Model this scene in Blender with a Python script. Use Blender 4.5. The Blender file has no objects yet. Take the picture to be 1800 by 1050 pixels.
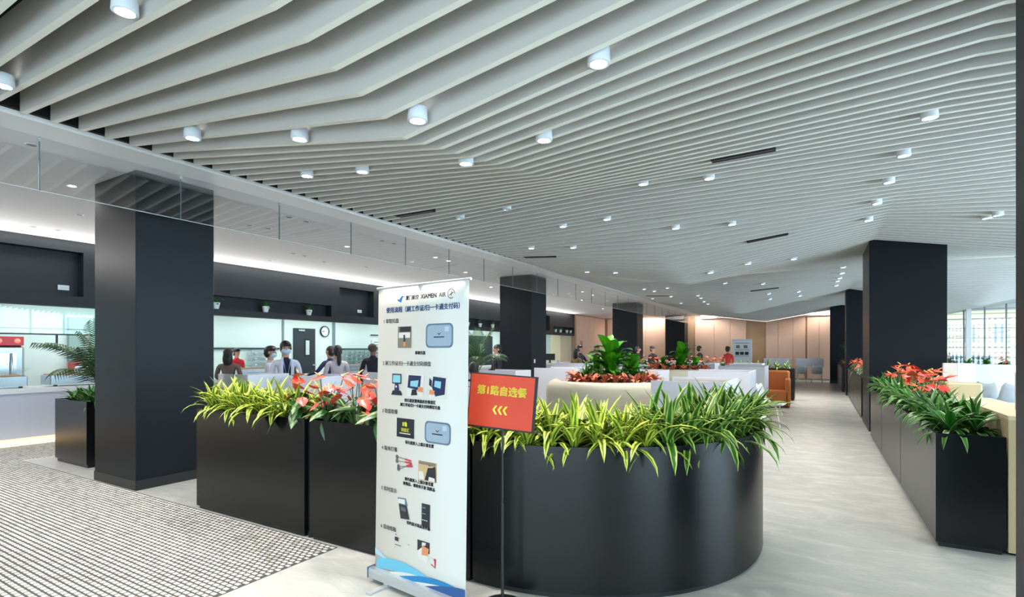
import bpy, bmesh, math, random
from mathutils import Vector, Matrix, Euler
PI = math.pi; R = math.radians
rnd = random.Random(7)
SC = bpy.context.scene
COL = SC.collection

# ------------------------------------------------------------------ camera
TH = math.atan(540/920)
cd = bpy.data.cameras.new('camera'); cam = bpy.data.objects.new('camera', cd); COL.objects.link(cam)
cam.location = (0, 0, 1.56); cam.rotation_euler = (PI/2, 0, TH)
cd.sensor_width = 36; cd.lens = 920/1800*36; cd.shift_y = (616-525)/1800; cd.clip_start = 0.05; cd.clip_end = 300
SC.camera = cam
# ------------------------------------------------------------------ world / exposure
w = bpy.data.worlds.new('sky'); SC.world = w; w.use_nodes = True
bg = w.node_tree.nodes['Background']; bg.inputs[0].default_value = (0.68, 0.88, 1.0, 1); bg.inputs[1].default_value = 5.5
SC.view_settings.view_transform = 'Standard'; SC.view_settings.look = 'None'
SC.view_settings.gamma = 1; SC.view_settings.use_curve_mapping = False
SC.view_settings.exposure = 0.0
SC.cycles.use_denoising = True
SC.cycles.max_bounces = 7; SC.cycles.diffuse_bounces = 4; SC.cycles.glossy_bounces = 3
SC.cycles.transparent_max_bounces = 12; SC.cycles.sample_clamp_indirect = 4
sd = bpy.data.lights.new('sun', 'SUN'); sd.energy = 1.5; sd.angle = R(3); sd.color = (1, .97, .9)
so = bpy.data.objects.new('sun', sd); COL.objects.link(so); so.rotation_euler = (R(48), 0, R(-165)); so.location = (14, 40, 20)
def area(name, loc, sx, sy, power, color, rot=(0, 0, 0)):
    l = bpy.data.lights.new(name, 'AREA'); l.shape = 'RECTANGLE'; l.size = sx; l.size_y = sy; l.energy = power; l.color = color
    o = bpy.data.objects.new(name, l); COL.objects.link(o); o.location = loc; o.rotation_euler = rot; return o
area('daylight', (9.40, 9, 2.1), 3.8, 26, 2600, (.55, .80, 1.0), (0, R(90), 0))
# kitchen ceiling light panels
for y in (1.0, 6.5, 12.0, 17.5, 23.0):
    area('kitchen_light', (-13.9, y, 2.83), 2.2, 4.6, 95, (.93, 1, .98))
# cove light above the bulkhead, along the servery ceiling, added soffit fill and far wall washer
area('cove_light', (-11.9, 29.3, 3.45), .15, 4, 30, (1, .86, .68))
area('cove_light', (-11.62, 11, 3.53), .10, 31, 50, (1, .93, .85), (0, R(50), 0))
area('soffit_fill', (-11.74, 11, 3.28), .08, 31, 270, (1, .96, .93), (0, R(-112), 0))  # unseen fill strip, added to brighten the white soffit
area('wall_washer', (-5, 30.9, 3.5), 11, .15, 230, (1, .92, .85), (R(22), 0, 0))
area('counter_glow', (-11.30, 3, .035), .05, 12, 50, (1, .85, .62), (0, R(15), 0))

# ------------------------------------------------------------------ helpers
def lin(c):
    return tuple((x/12.92 if x <= .04045 else ((x+.055)/1.055)**2.4) for x in c)
MC = {}
def mat(name, c, rough=.5, metal=0, emit=0, spec=.5, noise=0, nscale=8, bump=0, coat=0, sheen=0):
    if name in MC: return MC[name]
    m = bpy.data.materials.new(name); m.use_nodes = True; nt = m.node_tree; b = nt.nodes['Principled BSDF']
    col = lin(c) + (1,)
    b.inputs['Base Color'].default_value = col; b.inputs['Roughness'].default_value = rough
    b.inputs['Metallic'].default_value = metal; b.inputs['Specular IOR Level'].default_value = spec
    b.inputs['Coat Weight'].default_value = coat
    if emit:
        b.inputs['Emission Color'].default_value = col; b.inputs['Emission Strength'].default_value = emit
    tc = nt.nodes.new('ShaderNodeTexCoord'); n = nt.nodes.new('ShaderNodeTexNoise'); n.inputs['Scale'].default_value = nscale
    n.inputs['Detail'].default_value = 4
    nt.links.new(tc.outputs['Object'], n.inputs['Vector'])
    if noise:
        mx = nt.nodes.new('ShaderNodeMix'); mx.data_type = 'RGBA'
        mx.inputs[6].default_value = tuple(x*(1-noise) for x in col[:3]) + (1,)
        mx.inputs[7].default_value = tuple(min(1, x*(1+noise)) for x in col[:3]) + (1,)
        nt.links.new(n.outputs['Fac'], mx.inputs[0]); nt.links.new(mx.outputs[2], b.inputs['Base Color'])
    if bump:
        bp = nt.nodes.new('ShaderNodeBump'); bp.inputs['Strength'].default_value = bump; bp.inputs['Distance'].default_value = .01
        nt.links.new(n.outputs['Fac'], bp.inputs['Height']); nt.links.new(bp.outputs[0], b.inputs['Normal'])
    MC[name] = m; return m
def glass(name, tint=(1, 1, 1), refl=.08):
    if name in MC: return MC[name]
    m = bpy.data.materials.new(name); m.use_nodes = True; nt = m.node_tree; nt.nodes.clear()
    o = nt.nodes.new('ShaderNodeOutputMaterial'); t = nt.nodes.new('ShaderNodeBsdfTransparent'); t.inputs[0].default_value = tint + (1,)
    g = nt.nodes.new('ShaderNodeBsdfGlossy'); g.inputs['Roughness'].default_value = .01
    lw = nt.nodes.new('ShaderNodeFresnel'); lw.inputs['IOR'].default_value = 1.5
    ma = nt.nodes.new('ShaderNodeMath'); ma.operation = 'ADD'; ma.inputs[1].default_value = refl
    mx = nt.nodes.new('ShaderNodeMixShader')
    ge = nt.nodes.new('ShaderNodeNewGeometry'); fm = nt.nodes.new('ShaderNodeMath'); fm.operation = 'SUBTRACT'; fm.inputs[0].default_value = 1
    nt.links.new(ge.outputs['Backfacing'], fm.inputs[1]); f2 = nt.nodes.new('ShaderNodeMath'); f2.operation = 'MULTIPLY'
    nt.links.new(lw.outputs[0], ma.inputs[0]); nt.links.new(ma.outputs[0], f2.inputs[0]); nt.links.new(fm.outputs[0], f2.inputs[1]); nt.links.new(f2.outputs[0], mx.inputs[0])
    nt.links.new(t.outputs[0], mx.inputs[1]); nt.links.new(g.outputs[0], mx.inputs[2]); nt.links.new(mx.outputs[0], o.inputs[0])
    MC[name] = m; return m
def leafmat(name, mid, edge, split=.28, rough=.38, vein=0, grad=None):
    """leaf blade: midrib stripe colour and margin colour across the blade (uv.x), slight per-plant variation"""
    if name in MC: return MC[name]
    m = bpy.data.materials.new(name); m.use_nodes = True; nt = m.node_tree; b = nt.nodes['Principled BSDF']
    N = nt.nodes.new; L = nt.links.new
    uv = N('ShaderNodeUVMap'); sp = N('ShaderNodeSeparateXYZ'); L(uv.outputs[0], sp.inputs[0])
    s = N('ShaderNodeMath'); s.operation = 'SUBTRACT'; s.inputs[1].default_value = .5; L(sp.outputs[0], s.inputs[0])
    a = N('ShaderNodeMath'); a.operation = 'ABSOLUTE'; L(s.outputs[0], a.inputs[0])
    nz = N('ShaderNodeTexNoise'); nz.inputs['Scale'].default_value = 9; L(uv.outputs[0], nz.inputs['Vector'])
    nm = N('ShaderNodeMath'); nm.operation = 'MULTIPLY_ADD'; nm.inputs[1].default_value = .22+vein; nm.inputs[2].default_value = -.11-vein/2
    L(nz.outputs['Fac'], nm.inputs[0])
    ad = N('ShaderNodeMath'); ad.operation = 'ADD'; L(a.outputs[0], ad.inputs[0]); L(nm.outputs[0], ad.inputs[1])
    rp = N('ShaderNodeValToRGB'); e = rp.color_ramp.elements
    e[0].position = max(0, split-.06); e[0].color = lin(mid)+(1,); e[1].position = split+.06; e[1].color = lin(edge)+(1,)
    L(ad.outputs[0], rp.inputs[0])
    oi = N('ShaderNodeObjectInfo'); hs = N('ShaderNodeHueSaturation'); mr = N('ShaderNodeMapRange')
    mr.inputs[3].default_value = .72; mr.inputs[4].default_value = 1.2
    L(oi.outputs['Random'], mr.inputs[0]); L(mr.outputs[0], hs.inputs['Value']); L(rp.outputs[0], hs.inputs['Color']); L(hs.outputs[0], b.inputs['Base Color'])
    b.inputs['Roughness'].default_value = rough
    MC[name] = m; return m

class MB:
    def __init__(s): s.v = []; s.f = []; s.m = []; s.uv = []; s.sm = []
    def add(s, vs, fs, mi=0, M=None, uvs=None, smooth=False):
        o = len(s.v)
        s.v += [tuple(M @ Vector(p)) for p in vs] if M is not None else [tuple(p) for p in vs]
        for k, f in enumerate(fs):
            s.f.append([i+o for i in f]); s.m.append(mi); s.sm.append(smooth)
            s.uv.append(uvs[k] if uvs else None)
        return s
    def box(s, x0, x1, y0, y1, z0, z1, mi=0, M=None):
        v = [(x0,y0,z0),(x1,y0,z0),(x1,y1,z0),(x0,y1,z0),(x0,y0,z1),(x1,y0,z1),(x1,y1,z1),(x0,y1,z1)]
        return s.add(v, [(0,3,2,1),(4,5,6,7),(0,1,5,4),(1,2,6,5),(2,3,7,6),(3,0,4,7)], mi, M)
    def bbox(s, x0, x1, y0, y1, z0, z1, b=.01, mi=0, M=None):
        """box with chamfered vertical edges and top rim"""
        pts = [(x0+b,y0),(x1-b,y0),(x1,y0+b),(x1,y1-b),(x1-b,y1),(x0+b,y1),(x0,y1-b),(x0,y0+b)]
        cx, cy = (x0+x1)/2, (y0+y1)/2
        ins = [(x+(b if x < cx else -b)*.7, y+(b if y < cy else -b)*.7) for x, y in pts]
        v = [(x,y,z0) for x,y in pts]+[(x,y,z1-b) for x,y in pts]+[(x,y,z1) for x,y in ins]
        f = [tuple(range(7,-1,-1)), tuple(range(16,24))]
        for k in range(8):
            j = (k+1) % 8; f += [(k,j,8+j,8+k),(8+k,8+j,16+j,16+k)]
        return s.add(v, f, mi, M)
    def prism(s, poly, z0, z1, mi=0, M=None, smooth=False):
        n = len(poly); v = [(x,y,z0) for x,y in poly]+[(x,y,z1) for x,y in poly]
        s.add(v, [tuple(range(n-1,-1,-1)), tuple(range(n,2*n))], mi, M)
        return s.add(v, [(k,(k+1)%n,n+(k+1)%n,n+k) for k in range(n)], mi, M, smooth=smooth)
    def lathe(s, prof, n=16, mi=0, M=None, smooth=True, cap=True):
        v = []; f = []
        for r, z in prof:
            for k in range(n): a = 2*PI*k/n; v.append((r*math.cos(a), r*math.sin(a), z))
        for i in range(len(prof)-1):
            for k in range(n):
                j = (k+1) % n; f.append((i*n+k, i*n+j, (i+1)*n+j, (i+1)*n+k))
        s.add(v, f, mi, M, smooth=smooth)
        if cap:
            s.add(v[:n], [tuple(range(n-1,-1,-1))], mi, M); s.add(v[-n:], [tuple(range(n))], mi, M)
        return s
    def tube(s, pts, r, n=6, mi=0, M=None):
        pts = [Vector(p) for p in pts]; rs = r if isinstance(r, (list, tuple)) else [r]*len(pts)
        v = []; f = []
        for i, p in enumerate(pts):
            d = (pts[min(i+1,len(pts)-1)]-pts[max(i-1,0)]).normalized()
            up = Vector((0,0,1)) if abs(d.z) < .9 else Vector((1,0,0))
            a = d.cross(up).normalized(); b = d.cross(a)
            for k in range(n):
                t = 2*PI*k/n; v.append(p+(a*math.cos(t)+b*math.sin(t))*rs[i])
        for i in range(len(pts)-1):
            for k in range(n):
                j = (k+1) % n; f.append((i*n+k, (i+1)*n+k, (i+1)*n+j, i*n+j))
        s.add(v, f, mi, M, smooth=True)
        s.add(v[:n], [tuple(range(n))], mi, M); return s.add(v[-n:], [tuple(range(n-1,-1,-1))], mi, M)
    def mesh(s, name, mats):
        me = bpy.data.meshes.new(name); me.from_pydata(s.v, [], s.f)
        for m in (mats if isinstance(mats, (list, tuple)) else [mats]): me.materials.append(m)
        me.polygons.foreach_set('material_index', s.m); me.polygons.foreach_set('use_smooth', s.sm)
        if any(u is not None for u in s.uv):
            l = me.uv_layers.new(name='UVMap')
            for p, u in zip(me.polygons, s.uv):
                if u:
                    for li, c in zip(p.loop_indices, u): l.data[li].uv = c
        me.update(); return me
    def obj(s, name, mats, parent=None, loc=None, label=None):
        return link(name, s.mesh(name, mats), parent, loc, label)
def link(name, me, parent=None, loc=None, label=None, M=None):
    o = bpy.data.objects.new(name, me); COL.objects.link(o)
    if parent: o.parent = parent
    if loc: o.location = loc
    if M is not None: o.matrix_basis = M
    if label: o['label'] = label
    return o
def thing(name, label, cat, loc=(0,0,0), rz=0, group=None):
    o = bpy.data.objects.new(name, None); COL.objects.link(o); o.location = loc; o.rotation_euler = (0,0,rz)
    o.empty_display_size = .1
    o['label'] = label; o['category'] = cat
    if group: o['group'] = group
    return o
def tag(o, label, cat, group=None):
    o['label'] = label; o['category'] = cat
    if group: o['group'] = group
    return o
def struct(o, label=None):
    o['kind'] = 'structure'
    if label: o['label'] = label
    return o
def dup(root, loc, rz=0, label=None, scale=None):
    def cp(o, par):
        c = o.copy(); COL.objects.link(c)
        if par: c.parent = par
        for ch in kids(o): cp(ch, c)
        return c
    kids = lambda o: [q for q in KID.get(o.name, [])]
    r = cp(root, None); r.location = loc; r.rotation_euler = (0,0,rz)
    if label: r['label'] = label
    if scale: r.scale = (scale,)*3
    return r
KID = {}
def reg(root):  # remember the children of a prototype so copies are cheap
    for o in bpy.data.objects:
        if o.parent: KID.setdefault(o.parent.name, [])
    KID[root.name] = [o for o in bpy.data.objects if o.parent == root]
    for k in KID[root.name]: KID[k.name] = [o for o in bpy.data.objects if o.parent == k]
def TR(x=0, y=0, z=0, rz=0, rx=0, ry=0, s=1):
    return Matrix.Translation((x,y,z)) @ Euler((rx,ry,rz)).to_matrix().to_4x4() @ Matrix.Scale(s, 4)
def text(s, size, x, y, material, parent, name='lettering', bold=0, center=False, ext=.0006, z=0, rot=(0,0,0), sx=1):
    c = bpy.data.curves.new(name, 'FONT'); c.body = s; c.size = size; c.extrude = ext; c.resolution_u = 2
    if center: c.align_x = 'CENTER'
    o = bpy.data.objects.new(name, c); COL.objects.link(o)
    bpy.context.view_layer.update()
    me = bpy.data.meshes.new_from_object(o.evaluated_get(bpy.context.evaluated_depsgraph_get()))
    COL.objects.unlink(o); bpy.data.objects.remove(o)
    if bold:
        bm = bmesh.new()
        for dx, dy in ((bold,0),(-bold,0),(0,bold),(0,-bold)):
            k0 = len(bm.verts); bm.from_mesh(me); bm.verts.ensure_lookup_table()
            for q in bm.verts[k0:]: q.co.x += dx; q.co.y += dy
        bm.to_mesh(me); bm.free()
    me.materials.clear(); me.materials.append(material)
    n = bpy.data.objects.new(name, me); COL.objects.link(n); n.parent = parent
    n.location = (x, y, z); n.rotation_euler = rot; n.scale = (sx, 1, 1)
    return n

def nth(k):
    tens = ['','','twenty','thirty','forty']; w_ = ['first','second','third','fourth','fifth','sixth','seventh','eighth','ninth','tenth','eleventh','twelfth','thirteenth','fourteenth','fifteenth','sixteenth','seventeenth','eighteenth','nineteenth']
    k += 1
    return w_[k-1] if k < 20 else (tens[k//10][:-1]+'ieth' if k % 10 == 0 else tens[k//10]+'-'+w_[k%10-1])
# ------------------------------------------------------------------ materials
M_black = mat('satin black metal', (.05,.058,.065), .27, .0, spec=.36)
M_blackcol = mat('matt black cladding', (.06,.08,.105), .40, spec=.2, bump=.02)
M_plinth = mat('black skirting', (.08,.085,.09), .4)
M_dark = mat('black bulkhead paint', (.09,.125,.15), .6)
M_darkin = mat('black niche paint', (.07,.08,.09), .7)
M_baffle = mat('grey baffle felt', (.79,.775,.75), .6, noise=.03, nscale=2); M_bedge = mat('cream baffle underside', (.97,.96,.92), .5)
M_plenum = mat('black plenum', (.035,.04,.05), .9)
M_white = mat('white ceiling paint', (.90,.89,.90), .6)
M_trim = mat('white gloss trim', (.93,.92,.91), .35)
M_teal = mat('pale teal kitchen wall', (.84,.90,.885), .4, noise=.03)
M_steel = mat('brushed steel', (.70,.74,.76), .28, .9, bump=.02, nscale=30)
M_chrome = mat('bright steel', (.8,.83,.85), .15, 1)
M_lens = mat('lit lamp lens', (1,1,1), emit=9)
M_lensoff = mat('frosted lamp lens', (.85,.88,.9), .3)
M_housing = mat('white lamp housing', (.86,.88,.9), .35)
M_wood = mat('pinkish beech veneer', (.83,.70,.62), .45, noise=.05, nscale=1.2)
M_wooddark = mat('brown veneer recess', (.66,.54,.42), .5, noise=.05)
M_tan = mat('pale oak veneer', (.80,.72,.56), .45, noise=.06, nscale=4)
M_part = mat('white laminate screen', (.90,.90,.94), .4)
M_partin = mat('beige fabric screen face', (.86,.81,.79), .8)
M_table = mat('white table top', (.92,.92,.93), .3)
M_sofa = mat('greige leather', (.76,.74,.66), .45, bump=.05)
M_soil = mat('dark potting soil', (.10,.08,.06), .95, noise=.4, nscale=40, bump=.5)
M_ban = mat('white banner vinyl', (.85,.84,.81), .5)
M_alu = mat('silver aluminium', (.86,.87,.88), .3, .6)
M_ink = mat('black ink', (.12,.12,.14), .6); M_inkg = mat('grey ink', (.35,.35,.37), .6)
M_navy = mat('navy ink', (.13,.32,.55), .6); M_blueink = mat('blue ink', (.10,.50,.72), .6); M_cyan = mat('light blue ink', (.42,.74,.85), .6)
M_pale = mat('pale blue ink', (.68,.82,.87), .6)
M_red = mat('orange red sign print', (.80,.24,.12), .5); M_yel = mat('yellow sign print', (.96,.86,.25), .45)
M_skin = mat('skin', (.78,.58,.48), .55); M_skind = mat('skin tanned', (.50,.36,.30), .55)
M_hair = mat('black hair', (.06,.055,.06), .5, bump=.3, nscale=60)
M_wplas = mat('white plastic', (.90,.92,.94), .35)
M_redp = mat('red enamel', (.80,.15,.18), .3)
M_orange = mat('orange leather', (.78,.45,.20), .5)
M_glass = glass('clear glass', (1,1,1), .13); M_glassk = glass('tinted serving glass', (.90,.97,.97), .03)
M_stem = mat('green stem', (.30,.42,.18), .6)
L_lime = leafmat('lime striped dracaena leaf', (.26,.42,.12), (.80,.86,.32), .17)
L_green = leafmat('green and cream dracaena leaf', (.17,.40,.12), (.70,.80,.38), .30)
L_dark = leafmat('dark green leaf', (.17,.40,.13), (.52,.70,.36), .38)
L_deep = leafmat('deep green glossy leaf', (.12,.36,.09), (.20,.50,.12), .2, .3)
L_bright = leafmat('bright green big leaf', (.42,.72,.14), (.28,.62,.10), .1, .3)
L_anth = leafmat('pale veined heart leaf', (.55,.66,.46), (.13,.30,.13), .10, .3, vein=.35)
L_red = leafmat('coral croton leaf', (.80,.36,.28), (.93,.58,.45), .2)
M_spathe = mat('coral red spathe', (.93,.30,.25), .3, noise=.15, nscale=3, coat=.3); M_spadix = mat('yellow spadix', (.93,.68,.35), .5)
L_palm = leafmat('palm leaflet', (.12,.26,.14), (.22,.38,.20), .2)

# ------------------------------------------------------------------ floor
def floormat():
    m = bpy.data.materials.new('polished grey beige marble'); m.use_nodes = True; nt = m.node_tree; b = nt.nodes['Principled BSDF']
    N = nt.nodes.new; L = nt.links.new
    g = N('ShaderNodeNewGeometry'); mp = N('ShaderNodeMapping'); mp.inputs['Scale'].default_value = (1.1, 2.0, 1); mp.inputs['Rotation'].default_value = (0,0,R(22))
    L(g.outputs['Position'], mp.inputs[0])
    n1 = N('ShaderNodeTexNoise'); n1.inputs['Scale'].default_value = 1.6; n1.inputs['Detail'].default_value = 8; n1.inputs['Roughness'].default_value = .65; n1.inputs['Distortion'].default_value = 1.6
    L(mp.outputs[0], n1.inputs['Vector'])
    rp = N('ShaderNodeValToRGB'); e = rp.color_ramp.elements
    e[0].position = .32; e[0].color = lin((.70,.71,.69))+(1,); e[1].position = .60; e[1].color = lin((.77,.77,.75))+(1,)
    k = e.new(.5); k.color = lin((.735,.74,.72))+(1,); k = e.new(.72); k.color = lin((.82,.815,.79))+(1,)
    L(n1.outputs['Fac'], rp.inputs[0]); L(rp.outputs[0], b.inputs['Base Color'])
    n2 = N('ShaderNodeTexNoise'); n2.inputs['Scale'].default_value = 7; n2.inputs['Detail'].default_value = 5; n2.inputs['Distortion'].default_value = 1
    L(mp.outputs[0], n2.inputs['Vector'])
    bp = N('ShaderNodeBump'); bp.inputs['Strength'].default_value = .28; bp.inputs['Distance'].default_value = .012
    L(n2.outputs['Fac'], bp.inputs['Height']); L(bp.outputs[0], b.inputs['Normal'])
    b.inputs['Roughness'].default_value = .26; b.inputs['Specular IOR Level'].default_value = .6
    return m
fl = MB().box(-16, 9.2, -4.5, 32, -.15, 0).obj('floor', floormat()); struct(fl, 'polished grey beige marble floor of the hall')
# mosaic paving: grout bed and small stone setts
M_grout = mat('dark grey grout', (.27,.26,.26), .8)
def settmat(name, lo, hi):
    m = bpy.data.materials.new(name); m.use_nodes = True; nt = m.node_tree; b = nt.nodes['Principled BSDF']
    g = nt.nodes.new('ShaderNodeNewGeometry'); rp = nt.nodes.new('ShaderNodeValToRGB'); e = rp.color_ramp.elements
    e[0].color = lin(lo)+(1,); e[1].color = lin(hi)+(1,); e[1].position = .45
    nt.links.new(g.outputs['Random Per Island'], rp.inputs[0]); nt.links.new(rp.outputs[0], b.inputs['Base Color'])
    b.inputs['Roughness'].default_value = .32; return m
M_sett = settmat('pale stone sett', (.66,.65,.62), (.83,.82,.79))
bed = MB().box(-11.4, -3.28, -.2, 2.87, .0005, .002).box(-11.4, -9.55, 2.87, 9.5, .0005, .002).obj('mosaic_bed', M_grout, fl)
bed['label'] = 'dark grout bed between the small paving setts'
PX, PY = .056, .040
def sett(mb, x, y, sx, sy):
    a, b, h, t = sx/2, sy/2, .0015, .0055
    q = .006
    v = [(x-a,y-b,h),(x+a,y-b,h),(x+a,y+b,h),(x-a,y+b,h),(x-a+q,y-b+q*.6,t),(x+a-q,y-b+q*.6,t),(x+a-q,y+b-q*.6,t),(x-a+q,y+b-q*.6,t)]
    mb.add(v, [(4,5,6,7),(0,1,5,4),(1,2,6,5),(2,3,7,6),(3,0,4,7)])
cells = []
ct, st_ = math.cos(TH), math.sin(TH)
j = 0; y = 9.4
while y > -.15:
    x = -3.31 - (PX/2 if j % 2 else 0)
    while x > -11.35:
        if y < 2.85 or x < -9.58:
            d = -st_*x+ct*y; r = ct*x+st_*y
            if d > .5 and 900+920*r/d > -40 and 616+920*1.56/d < 1085:
                cells.append((d, x, y))
        x -= PX
    y -= PY; j += 1
cells.sort()
mbs = MB()
pm = MB(); sett(pm, 0, 0, PX-.013, PY-.013); pme = pm.mesh('paving_sett', M_sett)
for i, (d, x, y) in enumerate(cells):
    if i < 300: link('paving_sett', pme, fl, (x, y, 0))
    else: sett(mbs, x, y, (PX-.012)*rnd.uniform(.85, 1), (PY-.012)*rnd.uniform(.85, 1))
ms = mbs.obj('paving_setts', M_sett, fl); ms['kind'] = 'stuff'

# ------------------------------------------------------------------ ceiling: plenum, baffles
H = 1.56
VY = [(-6,2.1),(-4.6,1.75),(-3.5,1.6),(-1.8,2.05),(0.3,2.1),(0.9,2.03),(1.72,1.787),(2.735,1.459),(4.96,1.82),(5.8,1.98),(6.5,2.1),(8.1,2.1),(9.2,1.9),(9.72,1.76),(10.75,1.56),(12.0,1.46),(14.0,1.78),(15.5,2.05),(17.2,2.08),(19,1.75),(21.2,1.35),(23.2,1.7),(25,2.0),(27,1.95),(29,1.6),(31.5,1.5)]
RY = [(-6,1.96),(4.9,1.96),(6.4,2.1),(32,2.12)]
def interp(T, y):
    if y <= T[0][0]: return T[0][1]
    for (a, b), (c_, d_) in zip(T, T[1:]):
        if y <= c_: return b+(d_-b)*(y-a)/(c_-a)
    return T[-1][1]
XK = [-5.8, -2.465, .9, 4.265, 7.6, 9.1]
def zc(x, y):
    v = interp(VY, y); r = interp(RY, y)
    return H+interp(list(zip(XK, [2.0, v, r, v, r, (v+r)/2])), x)
ceil = MB().box(-5.84, 9.2, -4.5, 32, 4.15, 4.3).box(-5.90, -5.84, -4.5, 32, 3.60, 4.3).obj('ceiling', M_plenum); struct(ceil, 'black void above the wavy pale baffles')
SLOTS = [(5.855,-.99,-.38),(5.84,-5.43,-4.77),(9.86,-1.08,-.45),(9.75,-5.38,-4.69),(18.8,-5.4,-4.6),(18.4,-1.9,-1.1)]
y = 1.7226-.2024*27; n = 0
while y < 31.4:
    t = .021; m = MB()
    xs = [x for x in XK]; z = [zc(x, y) for x in xs]; hh = .27
    v = []
    for x, zz in zip(xs, z): v += [(x,y-t,zz),(x,y+t,zz),(x,y+t,zz+hh),(x,y-t,zz+hh)]
    f = [(0,1,2,3), tuple(4*(len(xs)-1)+k for k in (3,2,1,0))]
    for i in range(len(xs)-1):
        a, b = 4*i, 4*i+4
        for k in range(4): f.append((a+k, b+k, b+(k+1)%4, a+(k+1)%4))
    m.add(v, f); m.m = [0, 0]+[1 if k % 4 == 0 else 0 for k in range(len(f)-2)]  # undersides take the lighter cream, all other faces the grey
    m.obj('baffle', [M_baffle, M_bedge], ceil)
    y += .2024; n += 1
# black linear air slots hung between baffles
SL = [('black linear air slot, nearest of those above the aisle', 0), ('black linear air slot close to the white edge trim, nearest the camera', 1),
      ('black linear air slot above the aisle, beyond the nearest one', 2), ('black linear air slot by the white trim, second along it', 3),
      ('black linear air slot by the white trim, farthest along it', 4), ('thin black air slot far off above the middle of the hall', 5)]
for lb, k in SL:
    yy, x0, x1 = SLOTS[k]; yb = 1.7226+.2024*(math.floor((yy-1.7226)/.2024)+.5)
    z0, z1 = zc(x0, yb), zc(x1, yb)
    t = thing('air_slot', lb, 'air vent', (x0, yb, z0), 0, 'linear air slots between the baffles')
    L_ = x1-x0; dz = z1-z0; a, b = .078, .02
    m = MB().add([(0,-a,-.005),(L_,-a,dz-.005),(L_,a,dz-.005),(0,a,-.005),(0,-a,.10),(L_,-a,dz+.10),(L_,a,dz+.10),(0,a,.10)],
                 [(0,3,2,1),(4,5,6,7),(0,1,5,4),(1,2,6,5),(2,3,7,6),(3,0,4,7)])
    m.obj('slot_body', M_plenum, t)
    MB().add([(0,-b,-.012),(L_,-b,dz-.012),(L_,b,dz-.012),(0,b,-.012),(0,-b,-.005),(L_,-b,dz-.005),(L_,b,dz-.005),(0,b,-.005)],
             [(0,3,2,1),(4,5,6,7),(0,1,5,4),(1,2,6,5),(2,3,7,6),(3,0,4,7)]).obj('blade', mat('charcoal blade', (.12,.12,.14), .5), t)
# white soffit, edge trim
tr = MB().box(-6.30, -5.90, -4.5, 31.5, 3.56, 3.68).box(-5.905, -5.885, -4.5, 31.5, 3.555, 3.70).obj('trim_1', M_trim); struct(tr, 'white edge trim along the baffle ceiling')
so2 = MB().box(-11.8, -6.30, -4.5, 32, 3.565, 3.68).obj('ceiling', M_white); struct(so2, 'flat white soffit over the servery aisle')
tf = MB().box(-5.84, 9.2, 31.25, 31.5, 3.36, 3.75).obj('trim_2', M_white); struct(tf, 'white bulkhead band along the far wall')
# surface downlights
DL = [(-3.326,1.365,3.451),(-5.152,1.414,3.507),(-4.538,2.529,3.351),(-3.432,2.555,3.188),(-2.26,2.572,3.069),(-1.089,2.915,3.212),(-4.634,3.728,3.398),(-3.825,3.692,3.302),(-2.595,3.697,3.16),(-1.85,3.692,3.208),(.812,5.651,3.559),(.771,6.894,3.631),(.738,7.977,3.632),(.695,9.002,3.622),(.665,9.963,3.606),(2.192,9.895,3.489),(2.116,10.205,3.476),(-1.901,6.445,3.623),(-1.151,6.59,3.631),(-4.715,6.564,3.563),(-3.888,6.51,3.588),(-3.656,7.948,3.594),(-2.895,7.928,3.618),(-2.018,8.76,3.527),(-1.193,8.82,3.55),(-4.797,8.958,3.514),(-4.005,9.037,3.492),(-4.638,11.306,3.362),(-3.886,11.222,3.256),(-1.926,11.28,3.142),(-1.222,11.373,3.26),(-.446,12.006,3.377),(-4.955,16.926,3.549),(-4.788,17.611,3.532),(-4.255,17.142,3.567),(-4.525,18.789,3.45),(-5.4,19.587,3.514),(-4.54,20.446,3.336),(-3.572,18.551,3.418),(-3.547,19.014,3.36),(-3.559,19.707,3.276),(-3.49,20.088,3.22),(-2.499,17.268,3.597),(-1.478,17.596,3.568),(-1.424,18.96,3.397),(-1.444,19.922,3.273),(-.578,19.522,3.44),(-.568,20.315,3.379),(.464,19.386,3.585),(.471,18.468,3.606),(.508,17.77,3.624),(.534,16.829,3.635),(.517,15.539,3.631)]
OFF = {19, 20}
lab = {0:'white cylinder downlight at the top left of the ceiling, brightly lit',1:'white cylinder downlight cut by the left edge of the view',2:'lit downlight nearest above the black column on the left',3:'lit downlight right of the one above the left column, in the same row',
       4:'large lit cylinder downlight at the low fold of the nearest baffles',5:'large lit cylinder downlight nearest above the curved planter',6:'lit downlight of the second row, nearest the white trim',7:'lit downlight of the second row, second from the white trim',
       8:'lit downlight of the second row, right on the fold line',9:'lit downlight of the second row, farthest from the white trim',10:'lit downlight above the aisle on the right, nearest the camera',11:'lit downlight above the aisle on the right, second away',
       12:'lit downlight above the aisle on the right, third away',13:'lit downlight above the aisle on the right, fourth away',14:'lit downlight above the aisle, last before the big black column',15:'lit downlight right of the big column, the nearer of the pair',
       16:'lit downlight right of the big column, the farther of the pair',17:'lit downlight of the third row, left one of the middle pair',18:'lit downlight of the third row, right one of the middle pair',19:'unlit frosted downlight near the trim, left of its pair',20:'unlit frosted downlight near the trim, right of its pair'}
hm = MB().lathe([(.062,.08),(.066,.0),(.066,-.004),(.050,-.006)], 20, cap=False).mesh('housing', M_housing)
rm = MB().lathe([(.050,-.006),(.048,.004)], 20, mi=0, cap=False).mesh('trim_ring', M_chrome)
lm = MB().lathe([(.048,-.001),(.001,-.001)], 20, cap=False).mesh('lens', M_lens); lmo = MB().lathe([(.048,-.001),(.001,-.001)], 20, cap=False).mesh('lens', M_lensoff)
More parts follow.
